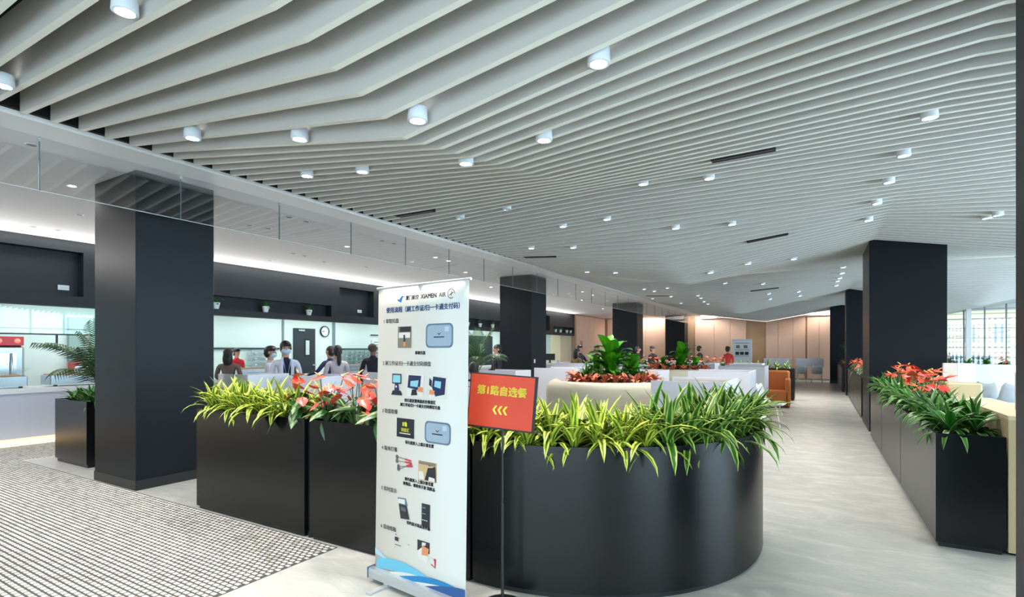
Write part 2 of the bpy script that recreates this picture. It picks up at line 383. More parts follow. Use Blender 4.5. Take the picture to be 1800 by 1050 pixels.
spot = bpy.data.lights.new('downlight_beam', 'SPOT'); spot.energy = 125; spot.spot_size = R(125); spot.spot_blend = .8; spot.shadow_soft_size = .045; spot.color = (1,.95,.88)
for i, (x, y, z) in enumerate(DL):
    yb = 1.7226+.2024*(math.floor((y-1.7226)/.2024)+.5)
    rk = sorted(range(21, len(DL)), key=lambda q: math.hypot(DL[q][0], DL[q][1])).index(i) if i > 20 else 0
    z = zc(x, yb)-.02 if i > 15 else z-.01
    t = thing('downlight', lab.get(i, 'small lit downlight far off in the baffle ceiling, %s nearest of the far ones' % nth(rk)), 'ceiling light', (x, yb, z), 0, None if i in lab else 'far downlights in the baffle ceiling')
    link('housing', hm, t); link('trim_ring', rm, t); link('lens', lmo if i in OFF else lm, t)
    if i not in OFF:
        l = bpy.data.objects.new('downlight_beam', spot); COL.objects.link(l); l.parent = t; l.location = (0,0,-.012)
# added lamps of the same kind, unseen behind the camera, to brighten the hall
for x in (-4.6,-2.3,0,2.3,4.6,6.9):
    for y in (-2.9,-.9,.7):
        if y > 0 and x < 0: continue
        yb = 1.7226+.2024*(math.floor((y-1.7226)/.2024)+.5)
        t = thing('downlight', 'added lit downlight over the entrance behind the camera', 'ceiling light', (x, yb, zc(x, yb)-.02), 0, 'added downlights behind the camera')
        link('housing', hm, t); link('lens', lm, t)
        l = bpy.data.objects.new('downlight_beam', spot); COL.objects.link(l); l.parent = t; l.location = (0,0,-.012)
for x, y in ((3.2,3.7),(5.5,3.7),(3.2,6.5),(5.5,6.5),(7.6,5.0),(3.4,14.0),(6.0,14.0),(4.5,17.5)):  # downlights added over the window side for more brightness
    yb = 1.7226+.2024*(math.floor((y-1.7226)/.2024)+.5)
    t = thing('downlight', 'added lit downlight over the window side seating on the right', 'ceiling light', (x, yb, zc(x, yb)-.02), 0, 'added downlights over the window side')
    link('housing', hm, t); link('lens', lm, t)
    l = bpy.data.objects.new('downlight_beam', spot); COL.objects.link(l); l.parent = t; l.location = (0,0,-.012)
# recessed lights in soffit
SF = [(-7.86,2.79,1),(-6.62,2.03,0),(-6.54,1.70,1),(-9.42,3.43,0),(-11.01,3.40,0),(-10.96,3.70,0),(-7.86,5.10,0),(-7.82,5.40,0),(-6.88,5.1,0),(-6.88,5.4,0),(-6.89,7.05,0),(-6.88,7.35,0),(-7.87,7.11,1),(-9.38,7.05,0),(-9.42,7.35,0),(-9.68,8.08,0),(-10.6,7.37,0),(-9.4,9.09,0),(-7.14,8.9,1),(-7.17,9.4,1),(-8.46,9.96,0),(-7.84,11.0,1),(-7.0,16.7,1),(-7.1,17.9,1),(-9.0,14.0,1),(-8.2,19.5,1),(-9.2,1.2,1),(-9.3,-.6,1),(-7.6,-.9,1),(-9.0,24,1),(-7.8,13.6,1)]
rl = MB().lathe([(.055,0),(.055,-.006),(.042,-.004)], 16, cap=False).mesh('rim', M_housing)
rln = MB().lathe([(.042,-.003),(.001,-.003)], 16, cap=False).mesh('lens', M_lens); rlo = MB().lathe([(.042,-.003),(.001,-.001)], 16, cap=False).mesh('lens', mat('dark lamp recess', (.25,.26,.28), .4))
spot2 = bpy.data.lights.new('soffit_beam', 'SPOT'); spot2.energy = 170; spot2.spot_size = R(140); spot2.spot_blend = .7; spot2.shadow_soft_size = .045; spot2.color = (1,.97,.93)
for i, (x, y, on) in enumerate(SF):
    rk = nth(sorted([q[:2] for q in SF if q[2] == on], key=lambda q: math.hypot(*q)).index((x, y)))
    t = thing('recessed_downlight' if on else 'sprinkler_rosette', ('small lit recessed light in the white soffit, %s nearest the camera' if on else 'small dark round fitting in the white soffit, %s nearest the camera') % rk, 'ceiling light' if on else 'ceiling fitting', (x,y,3.564), 0, 'lit lamps in the white soffit' if on else 'dark fittings in the white soffit')
    link('rim', rl, t); link('lens', rln if on else rlo, t)
    if on:
        l = bpy.data.objects.new('soffit_beam', spot2); COL.objects.link(l); l.parent = t; l.location = (0,0,-.02)

# ------------------------------------------------------------------ columns
def column(label, x0, x1, y0, y1, top=3.56):
    t = thing('column', label, 'column', ((x0+x1)/2, (y0+y1)/2, 0))
    a, b = (x1-x0)/2, (y1-y0)/2
    MB().bbox(-a, a, -b, b, .0, top, .006).obj('cladding', M_blackcol, t)
    e = .006
    MB().box(-a-e, a+e, -b-e, -b+.002, 0, .11).box(-a-e, a+e, b-.002, b+e, 0, .11).box(-a-e, -a+.002, -b, b, 0, .11).box(a-.002, a+e, -b, b, 0, .11).obj('skirting', M_plinth, t)
    return t
column('big black clad column on the left, nearest in its row', -7.52, -6.53, 2.89, 3.76)
c2 = column('black column behind the orange sign, second in the left row', -7.52, -6.53, 12.15, 13.0)
MB().box(.988/2, .4975, -.30, -.22, 1.22, 1.32).obj('light_switch', M_wplas, c2, label='small white switch plate')
column('black column behind the tall green plants, third in the left row', -7.6, -6.53, 21.4, 22.25)
column('black column at the far wood wall, fourth in the left row', -7.6, -6.53, 30.3, 31.15)
column('very wide dark column between the right planters', .83, 2.0, 12.15, 13.9, 3.70)
column('dark column right of the aisle, second one away', .80, 1.95, 21.4, 22.3, 3.7)
column('farthest dark column on the right of the aisle', .45, 1.5, 29.0, 29.9, 3.7)
column('dark column edge filling the right border of the view', .90, 2.0, 2.89, 3.755, 3.75)

# ------------------------------------------------------------------ smoke barrier glass
J = [-3.05,-1.8,-.53,.72,1.99,3.25,4.52,5.78,7.03,8.29,9.54,10.78,12.03,13.28,14.54,15.8,17.05,18.3,19.55,20.8,22.05,23.3,24.55,25.8,27.05,28.3,29.55,30.8]
t = thing('smoke_barrier', 'row of clear glass panes hanging from the white trim', 'glass barrier', (-6.31, 0, 3.06))
gm = MB().box(-.006, .006, .004, 1.246, 0, .50).mesh('pane', M_glass); br = MB().box(-.011, .011, -.012, .012, 0, .035).mesh('clip', M_chrome)
ge_ = MB().box(-.007, .007, .004, 1.246, -.004, .001).mesh('edge', mat('glass edge highlight', (.80,.84,.84), .2))  # bright strip paints a highlight along the lower pane edges
em = MB().box(-.0065, .0065, -.004, .004, 0, .5).mesh('pane_joint', mat('dark glass edge', (.35,.42,.42), .3))
for a, b in zip(J, J[1:]):
    o = link('pane', gm, t, (0, a, 0)); o.scale = (1, (b-a)/1.25, 1)
    q = link('edge', ge_, t, (0, a, 0)); q.scale = (1, (b-a)/1.25, 1)
    link('pane_joint', em, t, (0, a, 0)); link('clip', br, t, (0, a, .46))

# ------------------------------------------------------------------ left wall with bulkhead, kitchen
wl = MB()
X0, X1 = -12.05, -11.8
holes = [(-4.5, 4.36, 2.55, 3.37), (6.2, 10.1, 2.50, 2.81), (10.39, 11.72, 2.57, 3.36), (13.4, 19.9, 2.50, 2.81), (22.6, 23.9, 2.57, 3.3), (24.35, 26.8, 2.50, 2.81)]
yc = -4.5
for a, b, z0, z1 in holes:
    if a > yc: wl.box(X0, X1, yc, a, 2.36, 3.62)
    wl.box(X0, X1, a, b, 2.36, z0); wl.box(X0, X1, a, b, z1, 3.62); wl.box(X0-.02, X0+.02, a, b, z0-.01, z1+.01)
    yc = b
wl.box(X0, X1, yc, 27.0, 2.36, 3.62)
o = wl.obj('wall_left', M_dark); struct(o, 'black bulkhead over the servery with plant niches')
wb = MB().box(-15.7, -15.5, -4.5, 27, 0, 2.9).box(-15.5, -12.05, -4.5, 27, 2.86, 2.95).box(-15.5,-12.0,26.9,27.0,0,2.9).obj('wall_back', M_teal); struct(wb, 'pale teal kitchen wall behind the servery')
o = struct(MB().box(-15.7, -4, -4.7, -4.5, 0, 4.15).box(4, 9.2, -4.7, -4.5, 0, 4.15).box(-4, 4, -4.7, -4.5, 2.9, 4.15).obj('wall_near', mat('grey entrance wall', (.50,.50,.50), .6)), 'grey wall behind the camera')
# wall seams and piers
MB().box(-15.5, -15.46, 11.20, 11.26, 0, 2.86).box(-15.5,-15.47,13.30,13.42,0,2.86).obj('panel_joint', mat('grey joint', (.45,.52,.54), .4), wb)
MB().box(-15.5, -15.44, 8.2, 11.1, 1.585, 1.64).box(-15.5,-15.44,13.5,18,1.585,1.63).obj('rail', mat('dark slate rail', (.15,.22,.25), .5), wb)
MB().box(-12.6, -12.0, 25.6, 26.9, 0, 2.36).obj('pier', mat('cream render', (.85,.80,.68), .6), wb)
# serving glass with dark top rail (front of kitchen, left part)
t = thing('serving_screen', 'long clear glass sneeze screen with a dark bar above the food counter', 'glass screen', (-11.95, 0, 0))
MB().box(-.005, .005, -2, 6.2, 1.86, 2.36).obj('pane', M_glassk, t)
MB().box(-.012, .012, -2, 6.2, 1.835, 1.86).obj('bar', mat('dark slate rail', (.15,.22,.25), .5), t)
MB().box(-.01, .01, 4.0, 4.03, 1.62, 1.84).obj('bracket', M_plinth, t)
# kitchen doors
def kdoor(n, label, y0, y1, win):
    d = MB().box(-15.5, -15.44, y0, y1, 0, 2.32).obj('door_%d' % n, mat('dark slate door', (.13,.17,.20), .5)); struct(d, label)
    MB().box(-15.44, -15.43, *win, 1.35, 1.95).obj('window_frame', M_plinth, d)
    MB().box(-15.43, -15.425, win[0]+.04, win[1]-.04, 1.40, 1.90).obj('pane', mat('pale wired glass', (.75,.80,.78), .3), d)
    MB().box(-15.44, -15.38, y1-.16, y1-.02, 1.02, 1.06).obj('door_handle', M_chrome, d)
    MB().box(-15.44, -15.39, y0+.15, y0+.40, 2.22, 2.28).obj('door_closer', M_chrome, d)
kdoor(1, 'dark kitchen door beside the wall clock', 11.63, 12.50, (12.05, 12.28))
kdoor(2, 'dark kitchen door far along, seen right of the second column', 21.6, 24.2, (22.9, 23.4))
t = thing('wall_clock', 'round white clock with a navy rim on the teal kitchen wall', 'clock', (-15.49, 12.93, 2.24))
Mx = TR(0,0,0, ry=PI/2)
MB().lathe([(.20,0),(.20,.05),(.17,.055)], 28, M=Mx, cap=False).obj('rim', mat('navy plastic', (.08,.15,.25), .4), t)
MB().lathe([(.175,.03),(.001,.03)], 28, M=Mx, cap=False).obj('dial', mat('white dial', (.92,.94,.95), .5), t)
m = MB()
for k in range(12):
    a = k*PI/6; m.box(-.006,.006,.125,.155,.031,.034, M=Mx @ Matrix.Rotation(a,4,'Z'))
m.obj('hour_mark', M_ink, t); MB().box(-.008,.008,0,.10,.034,.037, M=Mx @ Matrix.Rotation(R(170),4,'Z')).obj('hour_hand', M_ink, t)
MB().box(-.005,.005,0,.13,.037,.040, M=Mx @ Matrix.Rotation(R(185),4,'Z')).obj('minute_hand', M_ink, t)
t = thing('menu_board', 'small pale notice board under a black rail by the banner', 'notice board', (-15.48, 15.7, 1.35))
MB().box(0,.02,-.45,.45,0,.62).obj('board', M_wplas, t); MB().box(0,.05,-.5,.5,.80,.84).obj('rail', M_ink, t)
m = MB()
for k in range(5): m.box(.02,.023,-.35,.35-.1*(k%3),.08+k*.11,.11+k*.11)
m.obj('printed_line', M_inkg, t)
# kitchen shelves / red cabinet / dish racks
def rack(label, x, y, w, h, z0=.9, cell=M_steel, group=None, nc=4, nr=5, fr=M_steel):
    t = thing('dish_rack', label, 'rack', (x, y, z0))
    m = MB()
    for k in range(nc+1): m.box(-.012,.012,k*w/nc-.012,k*w/nc+.012,0,h)
    m.obj('upright', fr, t)
    for k in range(nr+1): MB().box(-.16,.012,0,w,k*h/nr-.01,k*h/nr+.01).obj('shelf', fr, t)
    for k in range(nr):
        m = MB()
        for c_ in range(nc*2):
            m.lathe([(.03,0),(.055,.05+rnd.random()*.03),(.05,.05)],8,M=TR(-.08,(c_+.5)*w/nc/2,k*h/nr+.01))
        m.obj('bowl', M_wplas, t)
rack('steel dish rack right behind the white-coated man', -15.25, 9.95, .75, .66, nc=1, nr=4)
rack('glass fronted cup rack at the back wall near the bald man', -15.25, 13.7, 1.9, .66, nc=4, nr=5, fr=mat('greenish steel', (.5,.62,.6), .4))
t = thing('storage_cabinet', 'brick red cabinet standing at the kitchen back wall by the palm', 'cabinet', (-15.2, 5.5, 0))
MB().bbox(-.25,.25,-.1,.42,0,1.28).obj('body', M_redp, t); MB().box(.25,.262,.17,.41,.05,1.25).obj('door', mat('brick red', (.72,.28,.24), .5), t)
MB().box(.262,.275,.20,.22,.6,.8).obj('handle', M_chrome, t)
t = thing('kitchen_pier', 'grey green wall pier above the red cabinet', 'pier', (-15.45, 5.65, 1.30))
MB().box(-.04,.08,-.25,.35,0,1.05).obj('face', mat('grey green paint', (.55,.66,.64), .5), t)
t = thing('steamer', 'tall steel steam cabinet with a red lamp band at the left edge', 'kitchen machine', (-14.6, 3.6, 0))
MB().bbox(-.4,.4,-.75,.65,0,1.66,.05).obj('body', M_steel, t)
MB().box(.38,.43,-.75,.62,1.66,1.84).box(-.4,.4,-.75,.62,1.66,1.84).obj('lamp_band', M_redp, t)
for k in range(5): MB().lathe([(.05,0),(.045,.02),(.01,.04)],10,M=TR(.43,-.6+.28*k,1.75,ry=PI/2)).obj('heat_lamp', mat('pinkish lamp', (1,.55,.5), .3, emit=.6), t)
MB().box(.4,.44,-.5,.5,.4,1.5).obj('door', M_chrome, t)
MB().tube([(.47,.42,.7),(.5,.42,.9),(.5,.42,1.3),(.47,.42,1.5)],.015).obj('handle', M_chrome, t)
MB().lathe([(.16,1.84),(.16,2.83)],16).obj('flue', M_steel, t)
# serving counter
t = thing('serving_counter', 'long white serving counter with a glowing warm plinth', 'counter', (-11.5, 0, 0))
MB().box(-.45,.10,-4,26.5,.10,.84).obj('body', mat('grey white counter panel', (.78,.79,.84), .35), t)
MB().bbox(-.5,.14,-4,26.5,.845,.93,.01).obj('worktop', M_table, t)
MB().box(-.35,.02,-4,26.5,0,.10).obj('plinth', mat('warm glowing plinth', (1,.86,.62), .5, emit=1.3), t)
for k in range(12): MB().box(.1,.1015,-3+k*2.4,-2.992+k*2.4,.1,.84).obj('panel_seam', M_inkg, t)
def warmer(label, y, L_, lid, cat='food warmer'):
    t = thing('food_warmer', label, cat, (-11.62, y, .93))
    MB().bbox(-.22,.20,0,L_,.03,.20,.01).obj('tray_body', M_steel, t)
    MB().box(-.19,.17,.03,L_-.03,.19,.215).obj('food_tray', mat('tray food', (.75,.55,.35), .7, noise=.4, nscale=30), t)
    for a in (.06, L_-.1): MB().box(.14,.19,a,a+.04,0,.03).obj('foot', M_plinth, t)
    MB().tube([(.2,L_*.3,.11),(.24,L_*.35,.11),(.24,L_*.65,.11),(.2,L_*.7,.11)],.01).obj('handle', M_chrome, t)
    if lid: MB().add([(-.22,0,.2),(-.22,L_,.2),(.22,L_+.05,.33),(.22,.02,.33)],[(0,1,2,3),(3,2,1,0)]).obj('glass_lid', M_glassk, t)
warmer('wide steel food warmer at the left end of the counter', 2.3, 1.15, True)
warmer('steel food warmer with a red handled lid left of the palm', 3.75, 1.2, False)
warmer('steel food warmer behind the striped person', 7.0, 1.2, True)
warmer('steel food warmer with yellow food beside the dark door', 10.1, 1.3, True)
warmer('steel food warmer behind the woman with a pony tail', 12.0, 1.5, False)
t = thing('till_monitor', 'black till monitor on the far end of the white counter', 'monitor', (-11.5, 23.3, .93), R(-60))
MB().box(-.02,.02,-.25,.25,.14,.46).obj('screen', M_ink, t); MB().box(-.03,.03,-.04,.04,0,.2).obj('stand', M_plinth, t); MB().box(-.1,.1,-.12,.12,0,.012).obj('foot', M_plinth, t)
for k,(yy,lb) in enumerate([(21.8,'stack of white bowls beside the second door'),(22.5,'stack of white plates left of the till monitor'),(24.2,'stack of white plates right of the till monitor')]):
    t = thing('plate_stack', lb, 'plates', (-11.5, yy, .93))
    for q in range(5): MB().lathe([(.05,q*.03),(.11,q*.03+.02),(.105,q*.03+.022)],14).obj('plate', M_wplas, t)
# recess panels' little white plates
for k, (yy, z, lb) in enumerate([(4.135, 2.715, 'small white plate on the nearest dark bulkhead panel'), (11.34, 2.74, 'small white plate on the bulkhead panel left of the banner'), (23.6,2.7,'small white plate on the bulkhead panel past the second column')]):
    t = thing('wall_plate', lb, 'wall plate', (-12.02, yy, z)); MB().bbox(0,.015,-.085,.085,-.045,.045,.004).obj('plate', M_wplas, t); MB().box(.015,.02,-.06,.06,-.02,.02).obj('label_field', M_housing, t)
# potted niche plants
def bladeleaf(name, L_, W, a0, a1, fold, mats, seg=6, base=.35, peak=.45, thick=0):
    """arching leaf: grows along +X, angle a0 (deg from horizontal) at base to a1 at the tip"""
    m = MB(); x = z = 0; rows = []
    for i in range(seg+1):
        s = i/seg
        if s < peak: wd = base+(1-base)*math.sin(s/peak*PI/2)
        else: wd = max(.0, math.cos((s-peak)/(1-peak)*PI/2)**.8)
        wd *= W/2
        a = R(a0+(a1-a0)*s)
        nx, nz = -math.sin(a), math.cos(a)
        rows.append(((x+nx*fold*wd, -wd, z+nz*fold*wd), (x, 0, z), (x+nx*fold*wd, wd, z+nz*fold*wd)))
        x += math.cos(a)*L_/seg; z += math.sin(a)*L_/seg
    v = [p for r in rows for p in r]; f = []; uv = []
    for i in range(seg):
        s0, s1 = i/seg, (i+1)/seg
        for k in range(2):
            f.append((3*i+k, 3*i+3+k, 3*i+4+k, 3*i+1+k)); uv.append([(k*.5,s0),(k*.5,s1),(k*.5+.5,s1),(k*.5+.5,s0)])
    m.add(v, f, 0, None, uv, smooth=True)
    return m.mesh(name, mats)
def heartleaf(name, L_, W, stem, mats, a_st=60, droop=-25, nmi=0, spadix=False):
    m = MB(); a = R(a_st); px, pz = math.cos(a)*stem, math.sin(a)*stem
    m.tube([(0,0,0),(px*.55,0,pz*.6),(px,0,pz)], .004, 4, 1)
    out = [(-.22,.0),(-.30,.22),(-.22,.42),(0,.5),(.25,.46),(.5,.33),(.75,.17),(1,0)]
    pts = [(x*L_, y*W) for x, y in out]
    d = R(droop); n = len(pts); C_ = []; uvl = []
    def P(x, y): 
        zz = -abs(y)*.25 + (-(x/L_)**2*.12*L_); return (px+x*math.cos(d)-zz*math.sin(d), y, pz+x*math.sin(d)+zz*math.cos(d))
    mid = [P(x, 0) for x, y in pts]; up = [P(x, y) for x, y in pts]; dn = [P(x, -y) for x, y in pts]
    v = mid+up+dn; f = []; uv = []
    for i in range(n-1):
        u0, u1 = pts[i][1]/W, pts[i+1][1]/W; s0, s1 = i/n, (i+1)/n
        f.append((i, i+1, n+i+1, n+i)); uv.append([(.5,s0),(.5,s1),(.5+u1,s1),(.5+u0,s0)])
        f.append((i, 2*n+i, 2*n+i+1, i+1)); uv.append([(.5,s0),(.5-u0,s0),(.5-u1,s1),(.5,s1)])
    m.add(v, f, 0, None, uv, smooth=True)
    if spadix: m.tube([(px,0,pz+.004),(px+L_*.2,0,pz+.018),(px+L_*.42,0,pz+.03)], [.005,.005,.003], 6, 2)
    return m.mesh(name, mats)
DR = {}
for key, mt in (('lime', L_lime), ('green', L_green), ('dark', L_dark)):
    DR[key] = [bladeleaf('leaf', .36, .044, 80, 45, .35, mt), bladeleaf('leaf', .40, .046, 70, -25, .35, mt), bladeleaf('leaf', .38, .046, 55, -65, .3, mt), bladeleaf('leaf', .34, .044, 28, -85, .3, mt), bladeleaf('leaf', .34, .042, 66, 5, .4, mt)]
CR = [bladeleaf('leaf', .24, .08, 65, 10, .3, L_red, 4), bladeleaf('leaf', .26, .09, 42, -40, .3, L_red, 4), bladeleaf('leaf', .22, .085, 12, -60, .3, L_red, 4)]
BG = [bladeleaf('leaf', .46, .17, 80, 10, .2, L_bright, 7, .12, .5), bladeleaf('leaf', .46, .16, 68, -30, .2, L_bright, 7, .12, .5), bladeleaf('leaf', .42, .15, 45, -50, .2, L_deep, 7, .12, .5), bladeleaf('leaf', .46, .16, 62, -10, .2, L_deep, 7, .12, .5)]
AG = [bladeleaf('leaf', .30, .09, 70, 20, .25, L_deep, 5, .15), bladeleaf('leaf', .30, .085, 45, -30, .25, L_dark, 5, .15), bladeleaf('leaf', .26, .075, 15, -60, .25, L_dark, 5, .15), bladeleaf('leaf', .30, .08, 60, 0, .25, L_deep, 5, .15)]
AL = [heartleaf('leaf', .17, .13, .16, [L_anth, M_stem], 60, -10), heartleaf('leaf', .19, .14, .20, [L_anth, M_stem], 72, -30), heartleaf('leaf', .18, .13, .17, [L_anth, M_stem], 30, -50), heartleaf('leaf', .17, .12, .19, [L_anth, M_stem], 5, -70)]
AF = [heartleaf('flower', .10, .11, .32, [M_spathe, M_stem, M_spadix], 78, 25, spadix=True), heartleaf('flower', .09, .10, .27, [M_spathe, M_stem, M_spadix], 66, -30, spadix=True), heartleaf('flower', .085, .09, .22, [M_spathe, M_stem, M_spadix], 52, -50, spadix=True), heartleaf('flower', .095, .10, .36, [M_spathe, M_stem, M_spadix], 84, -10, spadix=True)]
def place(me, par, az, tilt=0, s=1, z=0, x=0, y=0, name='leaf'):
    return link(name, me, par, M=TR(x, y, z, rz=az, ry=-tilt, s=s))
def rosette(t, meshes, n, s, rng, tiers=None):
    k = len(meshes)
    for i in range(n):
        f = i/n; mi = min(k-1, int(f*k)) if tiers is None else tiers[i % len(tiers)]
        place(meshes[mi], t, i*2.39996+rng.uniform(-.3,.3), rng.uniform(-.15,.15), s*rng.uniform(.78,1.12), z=.06*(1-f)*s)
def dracaena(x, y, z, kind, label, group, n=20, s=1, name='striped_dracaena'):
    t = thing(name, label, 'potted plant', (x,y,z), rnd.uniform(0,6), group)
    rosette(t, DR[kind], n, s, rnd, [0,1,4,2,1,3,4,2,1,0,3,2]); return t
def anthurium(x, y, z, label, group, nl=8, nf=4, s=1):
    t = thing('red_anthurium', label, 'flowering plant', (x,y,z), rnd.uniform(0,6), group)
    for i in range(nl): place(AL[i%4], t, i*2.4+rnd.uniform(-.4,.4), rnd.uniform(-.2,.2), s*rnd.uniform(.8,1.15))
    for i in range(nf): place(AF[i%4], t, i*2.1+rnd.uniform(-.5,.5), rnd.uniform(-.25,.25), s*rnd.uniform(.85,1.2), name='flower')
    return t
def joined(meshes, n, s, rng, tiers=None, z=.05, fl=None, nf=0):
    """foliage of a small distant plant as one mesh"""
    m = MB(); mats = []
    def put(me, M):
        base = len(m.v); m.v += [tuple(M @ v.co) for v in me.vertices]
        idx = []
        for q in me.materials:
            if q not in mats: mats.append(q)
            idx.append(mats.index(q))
        uvl = me.uv_layers.active.data if me.uv_layers.active else None
        for p in me.polygons:
            m.f.append([base+i for i in p.vertices]); m.m.append(idx[p.material_index]); m.sm.append(True)
            m.uv.append([tuple(uvl[l].uv) for l in p.loop_indices] if uvl else None)
    for i in range(n):
        mi = (tiers or range(len(meshes)))[i % len(tiers or meshes)]
        put(meshes[mi], TR(0,0,z*(1-i/n), rz=i*2.4+rng.uniform(-.3,.3), ry=rng.uniform(-.15,.15), s=s*rng.uniform(.8,1.1)))
    for i in range(nf): put(fl[i % len(fl)], TR(0,0,0, rz=i*2.1+rng.uniform(-.5,.5), s=s*rng.uniform(.9,1.2)))
    return m.mesh('foliage', mats)
FJ = {'dark': [joined(DR['dark'], 18, .8, rnd, [0,1,4,2,3,1,2]) for _ in range(3)], 'green': [joined(DR['green'], 18, .8, rnd, [0,1,4,2,3,1,2]) for _ in range(3)],
      'croton': [joined(CR, 16, .9, rnd) for _ in range(3)], 'anth': [joined(AL, 8, .9, rnd, fl=AF, nf=5) for _ in range(3)], 'agl': [joined(AG, 22, .8, rnd) for _ in range(3)],
      'niche': [joined(AG, 12, .45, rnd) for _ in range(2)], 'lime': [joined(DR['lime'], 18, .8, rnd, [0,1,4,2,3,1,2]) for _ in range(2)]}
def far_plant(x, y, z, key, label, group, name, cat='potted plant', s=1):
    t = thing(name, label, cat, (x,y,z), rnd.uniform(0,6), group); t.scale = (s,)*3
    link('foliage', rnd.choice(FJ[key]), t); return t
pot = MB().lathe([(.055,0),(.085,.13),(.085,.15),(.075,.15),(.07,.13)], 14).mesh('pot', M_wplas); pots = MB().lathe([(.07,.128),(.001,.13)], 14, cap=False).mesh('soil', M_soil)
NP = [(6.88,'white potted plant in the bulkhead niche, half hidden by the left column'),(8.12,'white potted plant in the middle of the first bulkhead niche'),(9.40,'white potted plant at the right end of the first bulkhead niche'),
      (16.8,'white potted plant in the niche just right of the banner'),(17.65,'second white potted plant right of the banner, in the niche'),(18.6,'white potted plant in the niche beside the second column'),
      (24.7,'leftmost white potted plant of the far niche group'),(25.3,'second white potted plant of the far niche group'),(26.1,'third white potted plant of the far niche group'),(26.6,'rightmost white potted plant of the far niche group')]
for yy, lb in NP:
    t = thing('niche_plant', lb, 'potted plant', (-11.87, yy, 2.50), rnd.uniform(0,6), 'small potted plants in the bulkhead niches')
    link('pot', pot, t); link('soil', pots, t); q = link('foliage', rnd.choice(FJ['niche']), t, (0,0,.10)); q.scale = (1.5,)*3

# ------------------------------------------------------------------ front planters
def tray(label, x0, x1, y0, y1, h, inset=.03, plinth=.07, mt=None, seams=()):
    mt = mt or M_black
    t = thing('planter_box', label, 'planter', ((x0+x1)/2, (y0+y1)/2, 0))
    a, b = (x1-x0)/2, (y1-y0)/2; w_ = .02
    m = MB()
    for q in ((-a,a,-b,-b+w_),(-a,a,b-w_,b),(-a,-a+w_,-b+w_,b-w_),(a-w_,a,-b+w_,b-w_)): m.box(*q, plinth, h)
    m.box(-a+w_, a-w_, -b+w_, b-w_, plinth, plinth+.02)
    m.obj('shell', mt, t)
    MB().box(-a+inset, a-inset, -b+inset, b-inset, 0, plinth).obj('plinth', M_plinth, t)
    MB().box(-a+w_, a-w_, -b+w_, b-w_, h-.10, h-.05).obj('soil', M_soil, t)
    for s_ in seams: MB().box(-a-.0015, -a+.004, s_-(y0+y1)/2-.004, s_-(y0+y1)/2+.004, plinth, h).obj('panel_joint', M_plinth, t)
    return t
HP = .985
tray('left box of the black front planter row, with striped leaves', -5.31, -3.70, 2.885, 3.33, HP, .02, .03)
t = tray('middle box of the black front planter row, with red anthuriums', -3.63, -2.02, 2.885, 3.33, HP, .02, .03)
t = thing('joint_strip', 'narrow black strip standing between the two front planter boxes', 'metal strip', (-3.665, 2.93, 0))
MB().box(-.022,.022,-.02,.3,.02,HP-.02).obj('strip', M_black, t); MB().lathe([(.03,0),(.03,.03)],12).obj('foot', M_plinth, t)
# curved planter: U shaped band
def band(ro, ri, n=40, x0=-2.0, cx=-1.90, cy=4.41):
    o = [(x0, cy-ro)]+[(cx+ro*math.sin(a), cy-ro*math.cos(a)) for a in [2.0*k/n for k in range(n+1)]]
    i = [(x0, cy-ri)]+[(cx+ri*math.sin(a), cy-ri*math.cos(a)) for a in [2.0*k/n for k in range(n+1)]]
    return o, i
def bandmesh(ro, ri, z0, z1, cap=True, smooth=True):
    o, i = band(ro, ri); n = len(o); m = MB()
    v = [(x,y,z0) for x,y in o]+[(x,y,z1) for x,y in o]+[(x,y,z1) for x,y in i]+[(x,y,z0) for x,y in i]
    for a, b in ((0,1),(2,3)): m.add(v, [(a*n+k, a*n+k+1, b*n+k+1, b*n+k) for k in range(n-1)], smooth=True)
    m.add(v, [(n+k, n+k+1, 2*n+k+1, 2*n+k) for k in range(n-1)]+[(3*n+k, 3*n+k+1, k+1, k) for k in range(n-1)])
    m.add(v, [(0,n,2*n,3*n),(4*n-1,3*n-1,2*n-1,n-1)]); return m
t = thing('curved_planter', 'large black round-ended planter full of striped leaves, behind the sign', 'planter', (0,0,0))
m = bandmesh(1.525, 1.505, .04, HP-.03); m2 = bandmesh(1.09, 1.07, .04, HP-.03)
m.v += []; o = m.obj('outer_shell', M_black, t); m2.obj('inner_shell', M_black, t)
bandmesh(1.50, 1.10, 0, .05).obj('plinth', M_plinth, t); bandmesh(1.505, 1.09, HP-.12, HP-.08).obj('soil', M_soil, t)
SZ = HP-.05
ORD = ['first','second','third','fourth','fifth','sixth','seventh','eighth','ninth','tenth','eleventh','twelfth','thirteenth','fourteenth','fifteenth','sixteenth','seventeenth','eighteenth','nineteenth','twentieth','twenty-first','twenty-second','twenty-third','twenty-fourth','twenty-fifth','twenty-sixth']
for r_ in range(2):
    for k in range(9):
        dracaena(-5.22+.16*k+(.08 if r_ else 0)+rnd.uniform(-.02,.02), 2.99+.2*r_, SZ, 'lime', 'yellow green dracaena, %s from left in the %s row of the left front box' % (ORD[k], ('front','back')[r_]), 'dracaenas in the left front planter box', 22, .92)
for k in range(12):
    x = -3.90+.165*k; y_ = 3.0+.2*(k % 2)
    anthurium(x, y_, SZ+.01, 'red anthurium with pale leaves, %s from left in the middle front box' % ORD[k], 'anthuriums in the middle front planter box', 9, 7, 1.0)
for k in range(3): dracaena(-2.1+.2*k, 3.02+.15*(k%2), SZ-.03, 'lime', 'striped dracaena behind the orange sign, %s from the left' % ORD[k], 'dracaenas beside the orange sign', 20, .9)
